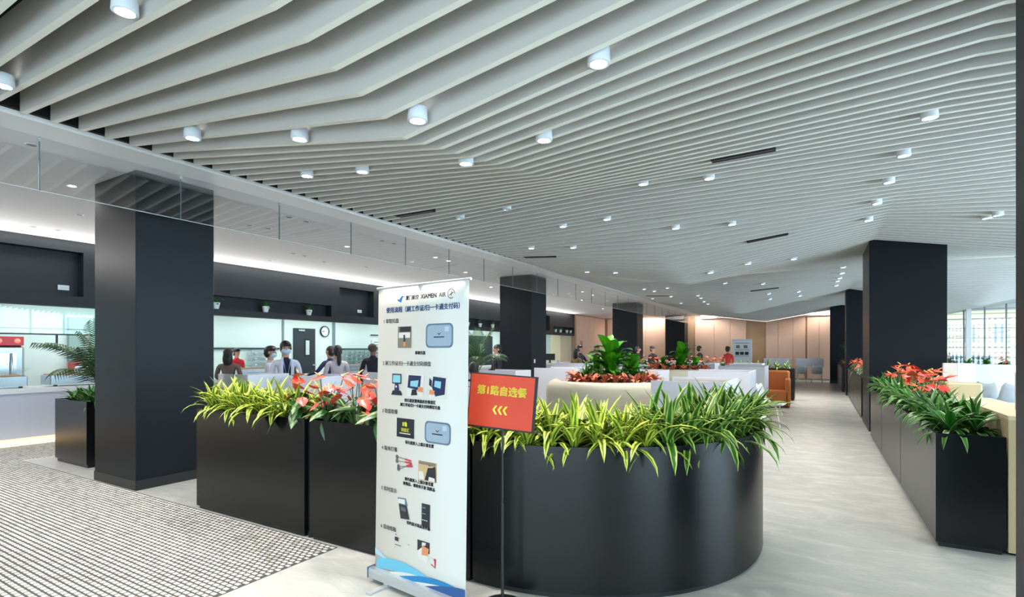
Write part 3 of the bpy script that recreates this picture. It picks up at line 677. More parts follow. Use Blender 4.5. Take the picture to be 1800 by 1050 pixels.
for row, rr in ((0, 1.43), (1, 1.27), (2, 1.14)):
    npl = (18, 15, 12)[row]; kk = [0, 0]
    for k in range(npl):
        a = 1.95*(k+.35*row)/npl-.04
        x, y_ = -1.90+rr*math.sin(a), 4.41-rr*math.cos(a)
        fr = a < .80; kk[not fr] += 1; o_ = ORD[kk[not fr]-1]; rw = ('outer','middle','inner')[row]
        dracaena(x, y_, SZ-.06, 'lime' if fr else 'green', ('lime striped dracaena on the front curve, %s right of the sign in the %s row' if fr else 'cream-edged dracaena on the aisle side of the curve, %s in its %s row') % (o_, rw),
                 'dracaenas along the front curve' if fr else 'dracaenas on the aisle side of the curve', 22, .98 if fr else 1.12)

# ------------------------------------------------------------------ right planters
t = tray('long grey black planter right of the aisle, nearest the camera', .80, 1.22, 5.30, 11.4, .90, .02, .04, M_black, (7.4, 9.5))
AGK = AG
def bush(x, y, z, label, group, n=22, s=1):
    t = thing('leafy_shrub', label, 'potted plant', (x,y,z), rnd.uniform(0,6), group)
    for i in range(n):
        src = AG if i % 3 == 0 else DR['dark']
        me = src[i % len(src)]
        place(me, t, i*2.4+rnd.uniform(-.3,.3), rnd.uniform(-.2,.15), s*rnd.uniform(.75,1.05), z=.07*(1-i/n))
    return t
for k in range(19):
    for c_ in range(2):
        bush(.92+.2*c_+rnd.uniform(-.03,.03), 5.48+.30*k+.12*c_, .86, 'dark green shrub in the nearest right-hand planter, %s away on its %s side' % (ORD[k], ('aisle','window')[c_]), 'shrubs in the nearest right-hand planter', 24, .95)
for k in range(9):
    anthurium(1.02+.07*(k%3), 7.0+.42*k, .90, 'coral red anthurium in the nearest right-hand planter, %s of them from the camera' % ORD[k], 'anthuriums in the nearest right-hand planter', 4, 9, 1.05)
tray('long grey planter right of the aisle beyond the wide column', .83, 1.25, 14.4, 20.9, .95, .02, .04, M_black, (17.6,))
for k in range(14):
    far_plant(1.02+.05*(k%2), 14.55+.46*k, .88, 'dark' if k%2 else 'anth', 'leafy red flowered plant beyond the wide column, %s away in its planter' % nth(k), 'plants in the second right-hand planter', 'flowering_shrub', s=1.1)
tray('farthest grey planter on the right of the aisle', .72, 1.2, 23.0, 28.8, .95, .02, .04)
for k in range(9): far_plant(.95, 23.2+.62*k, .9, 'croton' if k%2 else 'agl', 'reddish leafy plant in the farthest right-hand planter, %s away' % nth(k), 'plants in the farthest right-hand planter', 'leafy_shrub', s=1.2)
t = thing('tall_fern', 'tall green plant in front of the farthest dark column', 'plant', (1.0, 26.8, .9)); t.scale = (1.2,)*3
for k in range(5): link('foliage', FJ['agl'][k%3], t, (.05*(k%2),.04*k,.16*k))

# ------------------------------------------------------------------ banner
BL = Vector((-2.596, 2.593, 0)); BR = Vector((-1.777, 2.494, 0)); bw = (BR-BL).length; ba = math.atan2(BR.y-BL.y, BR.x-BL.x)
t = thing('roll_up_banner', 'white printed roll-up banner with blue waves at its foot', 'banner', tuple(BL), ba)
cl = []
m = MB(); nz = 14; lean = .03
for i in range(nz+1):
    z = .085+(1.975-.085)*i/nz; yb = lean*i/nz
    for x in (0, bw*.5, bw): m.v.append((x, yb, z))
for i in range(nz):
    for k in range(2):
        a = 3*i+k; m.f.append([a, a+1, a+4, a+3]); m.m.append(0); m.sm.append(True); m.uv.append(None)
pan = m.obj('printed_panel', M_ban, t); md = pan.modifiers.new('t', 'SOLIDIFY'); md.thickness = .002; md.offset = 1
MB().tube([(-.015,lean,1.98),(bw+.015,lean,1.98)], .009, 8).obj('top_rail', M_alu, t)
MB().tube([(bw/2,.05,.05),(bw/2,.055,1.98)], .009, 8).obj('pole', M_alu, t)
m = MB().prism([(-.045,-.012),(-.045,.03),(-.04,.05),(.05,.05),(.06,.03),(.06,-.012)], 0, bw+.04)
MB().add([(p[2]-.02, p[0], p[1]+.045) for p in m.v], m.f).obj('cassette', M_alu, t)
MB().box(-.024,-.019,-.05,.065,.03,.1).box(bw+.019,bw+.026,-.05,.065,.03,.1).obj('end_cap', mat('blue end cap', (.12,.35,.5), .4), t)
for x in (.14, bw-.14): MB().box(x-.02,x+.02,-.17,.2,.0,.012).box(x-.02,x+.02,-.03,.03,.012,.034).obj('foot', M_alu, t)
def bt(s, size, x, z, mt, bold=0, sx=1, center=False):
    yb = lean*(z-.085)/1.89-.0045
    o = text(s, size, x, yb, mt, t, rot=(PI/2,0,0), z=z, bold=bold, center=center, sx=sx)
    return o
def flat(polys, name, label=None, off=.0045):
    """flat printed picture: list of (material, [(x,z)...])"""
    m = MB(); mats = []
    for q, (mt, pts) in enumerate(polys):
        if mt not in mats: mats.append(mt)
        yb = [lean*(z-.085)/1.89-off-.0006*q for x, z in pts]
        m.add([(x, b, z) for (x, z), b in zip(pts, yb)], [tuple(range(len(pts)))], mats.index(mt))
    o = m.obj(name, mats, t)
    if label: o['label'] = label
    return o
def rect(x0, x1, z0, z1): return [(x0,z0),(x1,z0),(x1,z1),(x0,z1)]
def rrect(x0, x1, z0, z1, r):
    p = []
    for cx, cz, a0 in ((x1-r,z0+r,-90),(x1-r,z1-r,0),(x0+r,z1-r,90),(x0+r,z0+r,180)):
        for k in range(4): a = R(a0+k*30); p.append((cx+r*math.cos(a), cz+r*math.sin(a)))
    return p
# header: bird mark, name, ring mark
bird = [(.155,1.915),(.19,1.898),(.205,1.882),(.235,1.872),(.243,1.888),(.25,1.905),(.272,1.912),(.245,1.915),(.228,1.908),(.215,1.90),(.19,1.912)]
flat([(M_navy, bird[:4]+[(.225,1.89),(.205,1.893)]), (M_blueink, [(.205,1.882),(.235,1.872),(.25,1.905),(.272,1.912),(.24,1.915),(.222,1.90)])], 'bird_mark')
bt('厦门航空', .031, .278, 1.888, M_ink, .0006); bt('XIAMEN', .040, .420, 1.887, M_ink, .0008, sx=.96); bt('AIR', .040, .582, 1.887, M_ink, 0, sx=.96)
m = MB(); ring = []
for k in range(20):
    a = 2*PI*k/20; ring.append((.685+.03*math.cos(a), 1.902+.03*math.sin(a)))
inner = [(.685+.026*math.cos(2*PI*k/20), 1.902+.026*math.sin(2*PI*k/20)) for k in range(20)]
yb = lean*(1.9-.085)/1.89-.0045
MB().add([(x,yb,z) for x,z in ring+inner], [(k,(k+1)%20,20+(k+1)%20,20+k) for k in range(17)]).obj('ring_mark', M_ink, t)
flat([(M_ink, [(.668,1.896),(.70,1.912),(.704,1.908),(.672,1.892)]),(M_ink, [(.684,1.886),(.688,1.92),(.692,1.92),(.688,1.886)])], 'ring_mark_inner')
bt('使用流程（刷工作证/扫一卡通支付码）', .0405, .085, 1.812, M_navy, .0008)
for s, z, sz in (('1 拿取托盘',1.742,.033),('2 刷工作证/扫一卡通支付码绑盘',1.462,.033),('3 取盘取餐',1.143,.033),('4 取夹打餐',.895,.033),('5 实时显示',.625,.033),('6 自动结账',.372,.033)):
    bt(s, sz, .055, z, M_inkg, .0002)
for s, z in (('拿取托盘',1.535),('将托盘放置绑盘机处餐盘区',1.228),('刷工作证/扫一卡通支付码绑定托盘',1.198),('将托盘放入上图示意位置',.958),('将托盘放入上图示意位置',.722),('套餐后，请将夹子放 回原品',.692),('实时显示菜品营养量',.445)):
    bt(s, .024, .42, z, M_ink, .0006, center=True)
Bdk = mat('print dark', (.12,.14,.17)); Bgr = mat('print grey brown', (.50,.47,.42)); Btr = mat('print tray blue', (.60,.68,.75)); Btl = mat('print tray light', (.72,.78,.84)); Btd = mat('print tray rim', (.36,.46,.54))
Bwh = mat('print white', (.88,.87,.84)); Bor = mat('print orange', (.85,.55,.38)); Bsc = mat('print screen', (.55,.78,.85)); Bnv = mat('print navy', (.10,.16,.32)); Btan = mat('print tan', (.80,.68,.50)); Brd = mat('print red', (.75,.22,.28)); Byl = mat('print yellow', (.85,.85,.25))
P = bw/.82
flat([(Bgr, rect(.205,.335,1.575,1.715)),(Bdk, rect(.225,.33,1.68,1.712)),(Bwh, rect(.215,.325,1.64,1.675)),(Bdk, rect(.262,.278,1.60,1.66)),(Bor, rect(.262,.285,1.585,1.615))], 'tray_rack_picture')
def trayp(x0, x1, z0, z1, nm):
    flat([(Btd, rrect(x0,x1,z0,z1,.03)),(Btr, rrect(x0+.012,x1-.012,z0+.010,z1-.010,.025)),(Btl, rect(x1-.07,x1-.035,z1-.05,z1-.02)),(Bdk, [( (x0+x1)/2-.02,(z0+z1)/2+.018),((x0+x1)/2,(z0+z1)/2+.004),((x0+x1)/2+.022,(z0+z1)/2+.02),((x0+x1)/2,(z0+z1)/2+.012)]),(Bdk, rect((x0+x1)/2-.045,(x0+x1)/2+.045,(z0+z1)/2-.012,(z0+z1)/2-.005))], nm)
trayp(.47,.705,1.575,1.725,'tray_picture'); trayp(.47,.695,.985,1.12,'tray_picture')
flat([(Bdk, [(.145,1.265),(.255,1.265),(.24,1.295),(.16,1.295)]),(Bnv, [(.175,1.29),(.225,1.29),(.215,1.345),(.185,1.345)]),(Bdk, rect(.155,.245,1.34,1.405)),(Bsc, rect(.163,.237,1.348,1.397)),(Bwh, rect(.19,.205,1.315,1.328))], 'card_reader_picture')
flat([(Bwh, rect(.30,.455,1.265,1.405)),(Bnv, [(.305,1.32),(.42,1.305),(.432,1.398),(.315,1.40)]),(Bsc, [(.332,1.33),(.40,1.325),(.41,1.37),(.335,1.362)]),(Bdk, [(.34,1.27),(.40,1.275),(.39,1.31),(.35,1.31)]),(Bor, [(.40,1.30),(.45,1.295),(.45,1.325),(.41,1.33)])], 'screen_photo')
flat([(Bwh, rect(.50,.66,1.262,1.405)),(Bnv, [(.53,1.33),(.56,1.275),(.64,1.29),(.65,1.39),(.54,1.398)]),(Bsc, [(.55,1.335),(.605,1.325),(.61,1.368),(.555,1.372)]),(Bor, [(.505,1.285),(.55,1.285),(.555,1.31),(.51,1.315)]),(Bdk, [(.505,1.345),(.53,1.33),(.53,1.37),(.51,1.39)])], 'screen_photo')
flat([(Bdk, rect(.205,.372,.995,1.118)),(Byl, [(.262,1.068),(.275,1.068),(.275,1.095),(.262,1.092)]),(Byl, [(.285,1.068),(.305,1.066),(.305,1.09),(.292,1.098),(.28,1.09)]),(Bwh, rect(.235,.34,1.018,1.024))], 'black_sign_picture')
bt('绑盘区', .026, .248, 1.034, Byl, .0006)
m = MB()
for (x, z, a) in ((.22,.862,-4),(.22,.835,2),(.235,.802,8),(.235,.785,22)):
    A = R(a); dx, dz = math.cos(A), math.sin(A)
    m.tube([(x+.09*dx*0,-.004,z),(x+.07*dx,-.004,z+.07*dz)], .0022, 4, 0); m.tube([(x+.07*dx,-.004,z+.07*dz),(x+.13*dx,-.004,z+.13*dz)], .0055, 4, 1)
    m.lathe([(.014,-.001),(.014,.001)], 10, 0, M=TR(x-.008,-.003,z,rx=PI/2))
o = m.obj('tongs_picture', [M_inkg, Brd], t); o.scale = (1,.3,1); o.location = (0, .008, 0)
flat([(Btan, rect(.415,.58,.745,.865)),(Bwh, [(.42,.75),(.47,.75),(.46,.80),(.42,.80)]),(Bdk, [(.475,.75),(.575,.75),(.57,.84),(.51,.85)]),(Bgr, rect(.42,.57,.845,.863)),(Btan, [(.44,.82),(.55,.835),(.555,.845),(.45,.835)]),(Bwh, [(.51,.75),(.57,.75),(.565,.772),(.515,.775)])], 'food_tray_photo')
flat([(Btd, [(.22,.60),(.30,.605),(.32,.56),(.24,.56)]),(Bwh, [(.228,.592),(.292,.596),(.295,.565),(.235,.565)]),(Bdk, [(.235,.56),(.31,.56),(.34,.475),(.255,.468)]),(M_inkg, [(.25,.545),(.30,.545),(.31,.52),(.26,.52)])], 'till_picture')
flat([(Bnv, rect(.45,.525,.462,.602)),(Bdk, rect(.454,.521,.466,.598)),(Btd, rect(.458,.485,.572,.58)),(Bsc, rect(.458,.488,.538,.541)),(Bwh, rect(.458,.47,.498,.503)),(Bwh, rect(.476,.488,.498,.503)),(Bwh, rect(.494,.506,.498,.503))], 'phone_screen_picture')
flat([(Bdk, rect(.205,.215,.352,.358)),(Bdk, rect(.20,.235,.315,.34)),(M_inkg, rect(.24,.25,.335,.338)),(M_inkg, rect(.20,.262,.288,.292)),(M_inkg, rect(.325,.345,.315,.318)),(M_inkg, rect(.20,.21,.272,.275))], 'receipt_picture')
flat([(Bdk, rect(.415,.525,.30,.368)),(Bwh, [(.42,.262),(.50,.235),(.52,.27),(.46,.33),(.42,.30)]),(Bor, [(.455,.28),(.51,.285),(.52,.33),(.46,.34)]),(Bwh, [(.455,.335),(.49,.345),(.495,.362),(.46,.36)]),(Brd, [(.54,.24),(.58,.225),(.585,.28),(.57,.285)]),(Bwh, [(.53,.255),(.572,.235),(.57,.27),(.54,.285)])], 'receipt_photo')
def wave(x0, x1, z0a, amp0, amp1, mt, peak, nm, zb=.087):
    n = 24; top = []; bot = []
    for k in range(n+1):
        s = k/n; x = x0+(x1-x0)*s
        top.append((x, max(zb, amp1(s)))); bot.append((x, max(zb, amp0(s))))
    return [(mt, [bot[k], bot[k+1], top[k+1], top[k]]) for k in range(n) if top[k][1]-bot[k][1] > .0004 or top[k+1][1]-bot[k+1][1] > .0004]
def wv(mt, x0, x1, f0, f1, nm, q):
    n = 24; m = MB()
    for k in range(n):
        a, b = x0+(x1-x0)*k/n, x0+(x1-x0)*(k+1)/n
        z = [max(.087, f0(a)), max(.087, f0(b)), max(.087, f1(b)), max(.087, f1(a))]
        m.add([(x_, lean*(z_-.085)/1.89-.004-q*.0005, z_) for x_, z_ in zip((a,b,b,a), z)], [(0,1,2,3)])
    m.obj(nm, mt, t)
wv(M_pale, 0, .42, lambda x: .185-.10*(x/.42)**1.2, lambda x: .225-.14*(x/.42)**.9, 'wave_band', 0)
wv(M_cyan, .02, .62, lambda x: .09+.055*math.sin(min(1,x/.62)*PI)*.55-.0, lambda x: .115+.075*math.sin(min(1,(x+.12)/.72)*PI*.95), 'wave_band', 1)
wv(Bwh, .12, .8, lambda x: .087, lambda x: .087+.052*math.sin(max(0,(x-.10)/.62)*PI*.95), 'wave_band', 2)
wv(M_blueink, .22, bw, lambda x: .087, lambda x: .087+.075*math.sin(max(0,(x-.22)/(bw-.15))*PI*.82), 'wave_band', 3)
wv(Bwh, .32, bw, lambda x: .087, lambda x: .087+.050*math.sin(max(0,(x-.34)/(bw-.2))*PI*.75), 'wave_band', 4)
wv(M_navy, .46, bw, lambda x: .087, lambda x: .087+.078*math.sin(max(0,(x-.46)/(bw-.22))*PI*.72), 'wave_band', 5)

# ------------------------------------------------------------------ sign stand
t = thing('sign_stand', 'orange sign with yellow lettering on a thin black floor pole', 'sign', (-1.67, 2.73, 0), R(8))
MB().lathe([(.13,0),(.13,.008),(.05,.018),(.012,.022)], 24).obj('base', M_plinth, t)
MB().tube([(0,0,.02),(0,0,.62)], .010, 8).obj('pole', M_plinth, t); MB().tube([(0,0,.6),(0,.002,1.12)], .007, 8).obj('inner_pole', M_plinth, t)
e = bpy.data.objects.new('sign_panel', None); 
bd = MB().box(-.222,.222,-.004,.010,-.168,.168).obj('sign_panel', M_ink, t, (0,-.012,1.245)); bd.rotation_euler = (R(-4), R(3.2), 0)
MB().box(-.215,.207,-.0055,-.0035,-.158,.160).obj('print_sheet', M_red, bd)
text('第1路自选餐', .060, -.004, -.0075, M_yel, bd, bold=.0022, center=True, rot=(PI/2,0,0), z=.043)
m = MB()
for k in range(3):
    x = -.055+.034*k
    m.add([(x,-.0065,-.05),(x+.018,-.0065,-.025),(x+.032,-.0065,-.025),(x+.014,-.0065,-.05),(x+.032,-.0065,-.078),(x+.018,-.0065,-.078)],[(0,3,2,1),(0,5,4,3)])
m.obj('arrow', M_yel, bd)

# ------------------------------------------------------------------ palms and small left planter
def palm_frond(L_, nl, lw, a0, a1):
    m = MB(); x = z = 0; pts = []; seg = 14
    for i in range(seg+1):
        a = R(a0+(a1-a0)*(i/seg)**1.3); pts.append(Vector((x,0,z))); x += math.cos(a)*L_/seg; z += math.sin(a)*L_/seg
    m.tube(pts, [.008*(1-.8*i/seg) for i in range(seg+1)], 4, 1)
    for k in range(nl):
        s = .22+.78*k/nl; i = min(seg-1, int(s*seg)); p = pts[i].lerp(pts[i+1], s*seg-i); d = (pts[i+1]-pts[i]).normalized()
        ll = lw*math.sin(PI*(.15+.8*s))**.7
        for sg in (-1, 1):
            dirv = (d*.6+Vector((0,sg*.8,-.25))).normalized(); q = p+dirv*ll; mid = p+dirv*ll*.5+Vector((0,0,.02)); wv_ = d*.010
            m.add([p-wv_*.6, p+wv_*.6, mid+wv_, mid-wv_, q-Vector((0,0,.04))], [(0,1,2,3),(3,2,4)], 0, None, [[(.2,0),(.8,0),(.8,.5),(.2,.5)],[(.2,.5),(.8,.5),(.5,1)]])
    return m.mesh('frond', [L_palm, M_stem])
FR = [palm_frond(1.0, 24, .26, 88, 45), palm_frond(1.05, 24, .28, 76, -5), palm_frond(.9, 22, .26, 62, -40)]
def palm(label, x, y, z, s, n=9, potc=None, dark=0):
    t = thing('potted_palm', label, 'palm', (x,y,z), .4)
    if potc:
        MB().lathe([(.14,-z),(.19,-z+.3),(.2,-z+.34),(.17,-z+.34)], 18).obj('pot', potc, t)
        MB().tube([(0,0,-z+.3),(0,0,.02)], .03).obj('trunk', M_stem, t)
    for i in range(n): place(FR[i%3], t, i*2.4, 0, s*rnd.uniform(.85,1.1), name='frond')
    return t
tray('small black planter cube with a palm beside the left column', -9.28, -8.30, 3.10, 3.80, .88, .02, .05)
palm('feathery palm in the small planter beside the left column', -8.5, 3.40, .92, 1.05, 13)
for k in range(9): bush(-9.1+.18*(k%5), 3.25+.22*(k//5), .82, 'dark green shrub under the palm, %s from left in the small planter' % nth(k), 'shrubs in the small left planter', 16, .75)
MB().box(-9.75,-8.25,2.87,3.9,.0006,.003).obj('stone_inlay', mat('light marble inlay', (.74,.73,.72), .3, noise=.1, nscale=3), fl)
palm('dark palm rising left of the second column, behind the banner', -6.15, 9.1, 1.12, .95, 10, M_wplas)
# ------------------------------------------------------------------ screens, tables, sofas
def cubicle(label, x0, x1, y0, y1, z=1.16, group='white screened dining places', low=.30):
    t = thing('screened_table', label, 'screened table', ((x0+x1)/2, (y0+y1)/2, 0))
    a, b = (x1-x0)/2, (y1-y0)/2; w_ = .025
    MB().bbox(-a+.03, a-.03, -b+.03, b-.03, .72, .75, .006).obj('table_top', M_table, t)
    MB().box(-a, a, -b, -b+w_, .45, z).obj('front_screen', M_part, t)
    MB().box(-a, a, b-w_, b, .45, z).obj('back_screen', M_part, t)
    MB().box(a-w_, a, -b+w_, b-w_, .45, z).obj('side_screen', M_part, t)
    MB().box(-a+.02, a-.03, b-w_-.008, b-w_, .76, z-.03).obj('fabric_face', M_partin, t)
    for sx in (-1, 1):
        for sy in (-1, 1): MB().box(sx*(a-.08)-.02, sx*(a-.08)+.02, sy*(b-.1)-.02, sy*(b-.1)+.02, 0, .72).obj('leg', M_wplas, t)
    return t
CB = [('white screened table just behind the curved planter, nearest on the aisle side', -1.92, -1.0, 6.9, 8.1, 1.16),
('white screened table second from the curved planter along the aisle', -2.2, -1.1, 10.5, 11.6, 1.16),('white screened table third along the aisle side', -2.22, -1.15, 14.2, 15.3, 1.16),
('white screened table fourth along the aisle side, before the black planter end', -2.35, -1.45, 17.0, 17.9, 1.16),
('pale screened table right of the left column, left end', -7.45, -6.75, 4.35, 5.0, 1.22),('pale screened table in front of the masked man', -6.55, -5.85, 4.85, 5.5, 1.20),
('pale screened table behind the coral anthuriums, left one', -6.5, -5.7, 6.2, 6.9, 1.20),('pale screened table behind the coral anthuriums, right one', -5.45, -4.75, 5.9, 6.6, 1.18),
('pale screened table between the banner and the second column', -5.6, -4.8, 8.3, 8.9, 1.18),('white screened table with a bright edge behind the orange sign', -4.5, -3.75, 5.9, 6.6, 1.13),
('low white screen right of the second column', -5.05, -4.2, 9.5, 10.3, 1.20),('pinkish screened table right of the second column, far one', -6.3, -5.2, 12.9, 13.7, 1.2),
('pinkish screened table below the brown coated person', -5.0, -4.2, 13.4, 14.4, 1.17),('pale screened table behind the first plant island', -3.9, -2.9, 11.0, 11.9, 1.12),
('low pale screen row before the far croton planter', -4.2, -2.7, 16.6, 17.5, 1.16),('far white screened table by the wood wall', -6.3, -5.4, 21.2, 22.0, 1.16),('far white screened table left of the standing notice board', -4.9, -3.8, 19.6, 20.5, 1.16)]
for lb, a, b, c_, d, z in CB: cubicle(lb, a, b, c_, d, z)
def sofa(label, path, z=.98, deep=.60):
    t = thing('booth_sofa', label, 'sofa', (path[0][0], path[0][1], 0))
    P_ = [Vector((x-path[0][0], y-path[0][1], 0)) for x, y in path]
    # backrest: rounded roll on an upright slab
    m = MB(); pr = [(-.11,.42),(-.13,.80),(-.12,.90),(-.07,.97),(0,1.0),(.07,.97),(.12,.90),(.13,.80),(.11,.42)]
    n = len(pr); v = []
    for i, p in enumerate(P_):
        d = (P_[min(i+1,len(P_)-1)]-P_[max(i-1,0)]).normalized(); nn = Vector((-d.y, d.x, 0))
        for a, h in pr: q = p+nn*a; v.append((q.x, q.y, h*z))
    f = [(i*n+k, (i+1)*n+k, (i+1)*n+k+1, i*n+k+1) for i in range(len(P_)-1) for k in range(n-1)]
    m.add(v, f, smooth=True); m.add(v, [tuple(range(n)), tuple((len(P_)-1)*n+k for k in range(n-1,-1,-1))]); m.obj('backrest', M_sofa, t)
    m = MB(); v = []
    pr2 = [(-.10,.0),(-.10,.42),(deep-.05,.42),(deep,.38),(deep-.02,.30),(deep-.05,.0)]; n = len(pr2)
    for i, p in enumerate(P_):
        d = (P_[min(i+1,len(P_)-1)]-P_[max(i-1,0)]).normalized(); nn = Vector((-d.y, d.x, 0))
        for a, h in pr2: q = p+nn*a; v.append((q.x, q.y, h))
    m.add(v, [(i*n+k, (i+1)*n+k, (i+1)*n+k+1, i*n+k+1) for i in range(len(P_)-1) for k in range(n-1)]); m.obj('seat', M_sofa, t)
    return t
sofa('long greige leather booth sofa seen left of the first plant island', [(-5.0,7.42),(-4.7,7.40),(-4.4,7.40),(-4.12,7.42)], 1.10)
sofa('bulging greige sofa back wrapped around the front of the first plant island', [(-2.98+.92*math.cos(R(a)), 8.3+1.0*math.sin(R(a))) for a in range(190, 352, 9)], 1.08, .10)
sofa('greige sofa back before the second plant island', [(-3.15+.95*math.cos(R(a)), 13.9+.9*math.sin(R(a))) for a in range(190, 352, 9)], 1.09, .10)
def island(label, cx, cy, a, b, h):
    t = thing('plant_island', label, 'planter', (cx,cy,0))
    poly = [(a*math.copysign(abs(math.cos(q))**.6, math.cos(q)), b*math.copysign(abs(math.sin(q))**.6, math.sin(q))) for q in [2*PI*k/32 for k in range(32)]]
    MB().prism(poly, 0, h, smooth=True).obj('shell', M_black, t); MB().prism([(x*.95,y*.95) for x, y in poly], h, h+.02).obj('soil', M_soil, t); return t
island('dark oval planter island with the tallest green plants', -2.98, 8.4, .74, .66, .98)
island('dark oval planter island second along the seating', -3.15, 14.0, .76, .62, .98)
def bigplant(label, x, y, z, s, n=16):
    t = thing('broadleaf_plant', label, 'plant', (x,y,z), rnd.uniform(0,6))
    for i in range(n): place(BG[i%4], t, i*2.4+rnd.uniform(-.4,.4), rnd.uniform(-.25,.25), s*rnd.uniform(.75,1.15), z=.40*s*(1-i/n), x=rnd.uniform(-.05,.05), y=rnd.uniform(-.05,.05))
    return t
bigplant('tall broad-leaved bright green plant on the first island, tallest of all', -3.0, 8.4, 1.0, 1.22, 34)
bigplant('broad-leaved plant on the first island, right of the tallest one', -2.6, 8.3, .98, .80, 26)
bigplant('broad-leaved plant on the first island, left of the tallest one', -3.35, 8.6, .98, .74, 24)
bigplant('tall broad-leaved plant on the second island', -3.1, 14.0, 1.0, 1.1, 28)
bigplant('lower broad-leaved plant on the second island, left side', -3.55, 14.0, .98, .6, 14)
bigplant('lower broad-leaved plant on the second island, right side', -2.75, 13.95, .98, .66, 14)
def croton(x, y, z, label, group, n=20, s=1.1):
    t = thing('coral_croton', label, 'plant', (x,y,z), rnd.uniform(0,6), group)
    for i in range(n): place(CR[i%3], t, i*2.4, rnd.uniform(-.15,.15), s*rnd.uniform(.75,1.05), z=.06*(1-i/n))
for k in range(14):
    a = R(175+14.5*k); croton(-2.98+.66*math.cos(a), 8.42+.60*math.sin(a), 1.0, 'coral croton on the first island rim, %s counting from its left end' % ORD[k], 'crotons on the first plant island', 18, 1.0)
for k in range(9):
    a = R(180+22*k); far_plant(-3.15+.68*math.cos(a), 14.0+.56*math.sin(a), 1.0, 'croton', 'coral croton on the second island rim, %s counting from its left end' % ORD[k], 'crotons on the second plant island', 'coral_croton', s=1.15)
for k, (x, y) in enumerate(((-3.35,8.15),(-3.05,8.05),(-2.75,8.1),(-2.5,8.35),(-3.45,8.55),(-2.9,8.8))): bush(x, y, 1.0, 'dark green shrub inside the croton ring of the first island, %s from the left' % ORD[k], 'shrubs on the first plant island', 22, 1.0)
for k in range(5): far_plant(-3.6+.22*k, 13.8, 1.0, 'agl', 'green shrub inside the croton ring of the second island, %s from the left' % ORD[k], 'shrubs on the second plant island', 'leafy_shrub', s=1.2)
# far cross planter ending at the aisle
tray('dark planter row crossing far off, its end facing the aisle', -5.6, -.66, 18.35, 18.95, .98, .02, .04)
for k in range(18):
    x = -5.4+.265*k; key = 'anth' if x < -2.6 else 'green'
    far_plant(x, 18.55+.12*(k%2), .92, key, ('red flowering plant in the far cross planter, %s from the left' if x < -2.6 else 'green striped plant in the far cross planter, %s from the left') % nth(k), 'red flowers in the far cross planter' if x < -2.6 else 'green plants in the far cross planter', 'flowering_shrub' if x < -2.6 else 'striped_dracaena', s=1.15)
# orange chair and white chairs
def shellchair(label, x, y, rz, mt=M_wplas, group=None):
    t = thing('shell_chair', label, 'chair', (x,y,0), rz, group)
    v = []; n = 9
    prof_ = [(-.20,.44,.20),(-.05,.43,.22),(.12,.44,.22),(.20,.50,.22),(.24,.62,.22),(.27,.74,.20),(.29,.82,.14)]
    for yv, zv, wv_ in prof_:
        for k in range(n):
            s = -1+2*k/(n-1); v.append((s*wv_, yv-.06*abs(s)**2.5, zv+.05*abs(s)**3))
    f = [(i*n+k, i*n+k+1, (i+1)*n+k+1, (i+1)*n+k) for i in range(len(prof_)-1) for k in range(n-1)]
    o = MB().add(v, f, smooth=True).obj('seat_shell', mt, t); o.modifiers.new('t','SOLIDIFY').thickness = .015
    for sx in (-1,1):
        for sy in (-1,1): MB().tube([(sx*.12,sy*.12,.43),(sx*.22,sy*.22,0)], [.014,.010], 6).obj('leg', M_wplas, t)
    return t
shellchair('white shell chair right behind the curved planter by the aisle', -.95, 9.3, R(100))
shellchair('white shell chair beside the orange seat', -.85, 12.0, R(80))
t = thing('leather_armchair', 'orange tan leather seat beside the aisle before the black planter', 'armchair', (-1.05, 16.2, 0), R(0))
MB().bbox(-.35,.35,-.3,.3,.05,.46,.04).obj('seat', M_orange, t); MB().bbox(-.35,.35,.2,.34,.4,1.0,.05).obj('backrest', M_orange, t); MB().bbox(.25,.37,-.3,.3,.05,.8,.04).obj('armrest', M_orange, t)
# far tables by wood wall
def fartable(label, x, y):
    t = thing('dining_table', label, 'table', (x,y,0)); MB().bbox(-.6,.6,-.35,.35,.72,.75,.01).obj('top', M_table, t)
    for sx in (-1,1):
        for sy in (-1,1): MB().tube([(sx*.5,sy*.28,.72),(sx*.52,sy*.3,0)], .018).obj('leg', M_wplas, t)
    MB().box(-.6,.6,.35,.38,.72,1.15).obj('screen', M_part, t)
fartable('white table against the wood wall at the end of the aisle', -.4, 29.6); fartable('second white table far left of the aisle end', -1.9, 29.9)
for x, lb in ((-.75,'white chair at the aisle-end table, left one'),(-.1,'white chair at the aisle-end table, right one')): shellchair(lb, x, 28.9, PI)

# ------------------------------------------------------------------ far wall and left wood wall
wf = struct(MB().box(-12, 1.6, 31.5, 31.7, 0, 3.75).obj('wall_far', M_wooddark), 'wood panelled far wall')
xs = [-11.7,-10.5,-9.3,-8.1,-6.9,-6.2,-5.1,-4.0,-3.45]; 
for a, b in [(-11.5,-10.3),(-10.3,-9.1),(-9.1,-7.9),(-7.9,-6.75),(-6.2,-5.15),(-5.15,-4.3),(-4.3,-3.48),(-2.5,-1.9),(-1.9,-1.2),(-1.2,-.62),(-.55,.0),(.0,.55),(.55,1.2)]:
    MB().bbox(a+.006, b-.006, 31.44, 31.5, 0.06, 3.5, .006).obj('wood_panel', M_wood, wf)
ww = struct(MB().box(-12, -11.7, 27.0, 31.5, 0, 3.6).obj('wall_side', M_wooddark), 'beech panelled wall beyond the black bulkhead')
for k in range(5): MB().box(-11.7,-11.66,27.02+.89*k,27.90+.89*k,.05,3.5).obj('wood_panel', M_wood, ww)
MB().box(-11.66,-11.63,27.5,27.75,1.2,2.1).obj('door_grille', M_wooddark, ww)
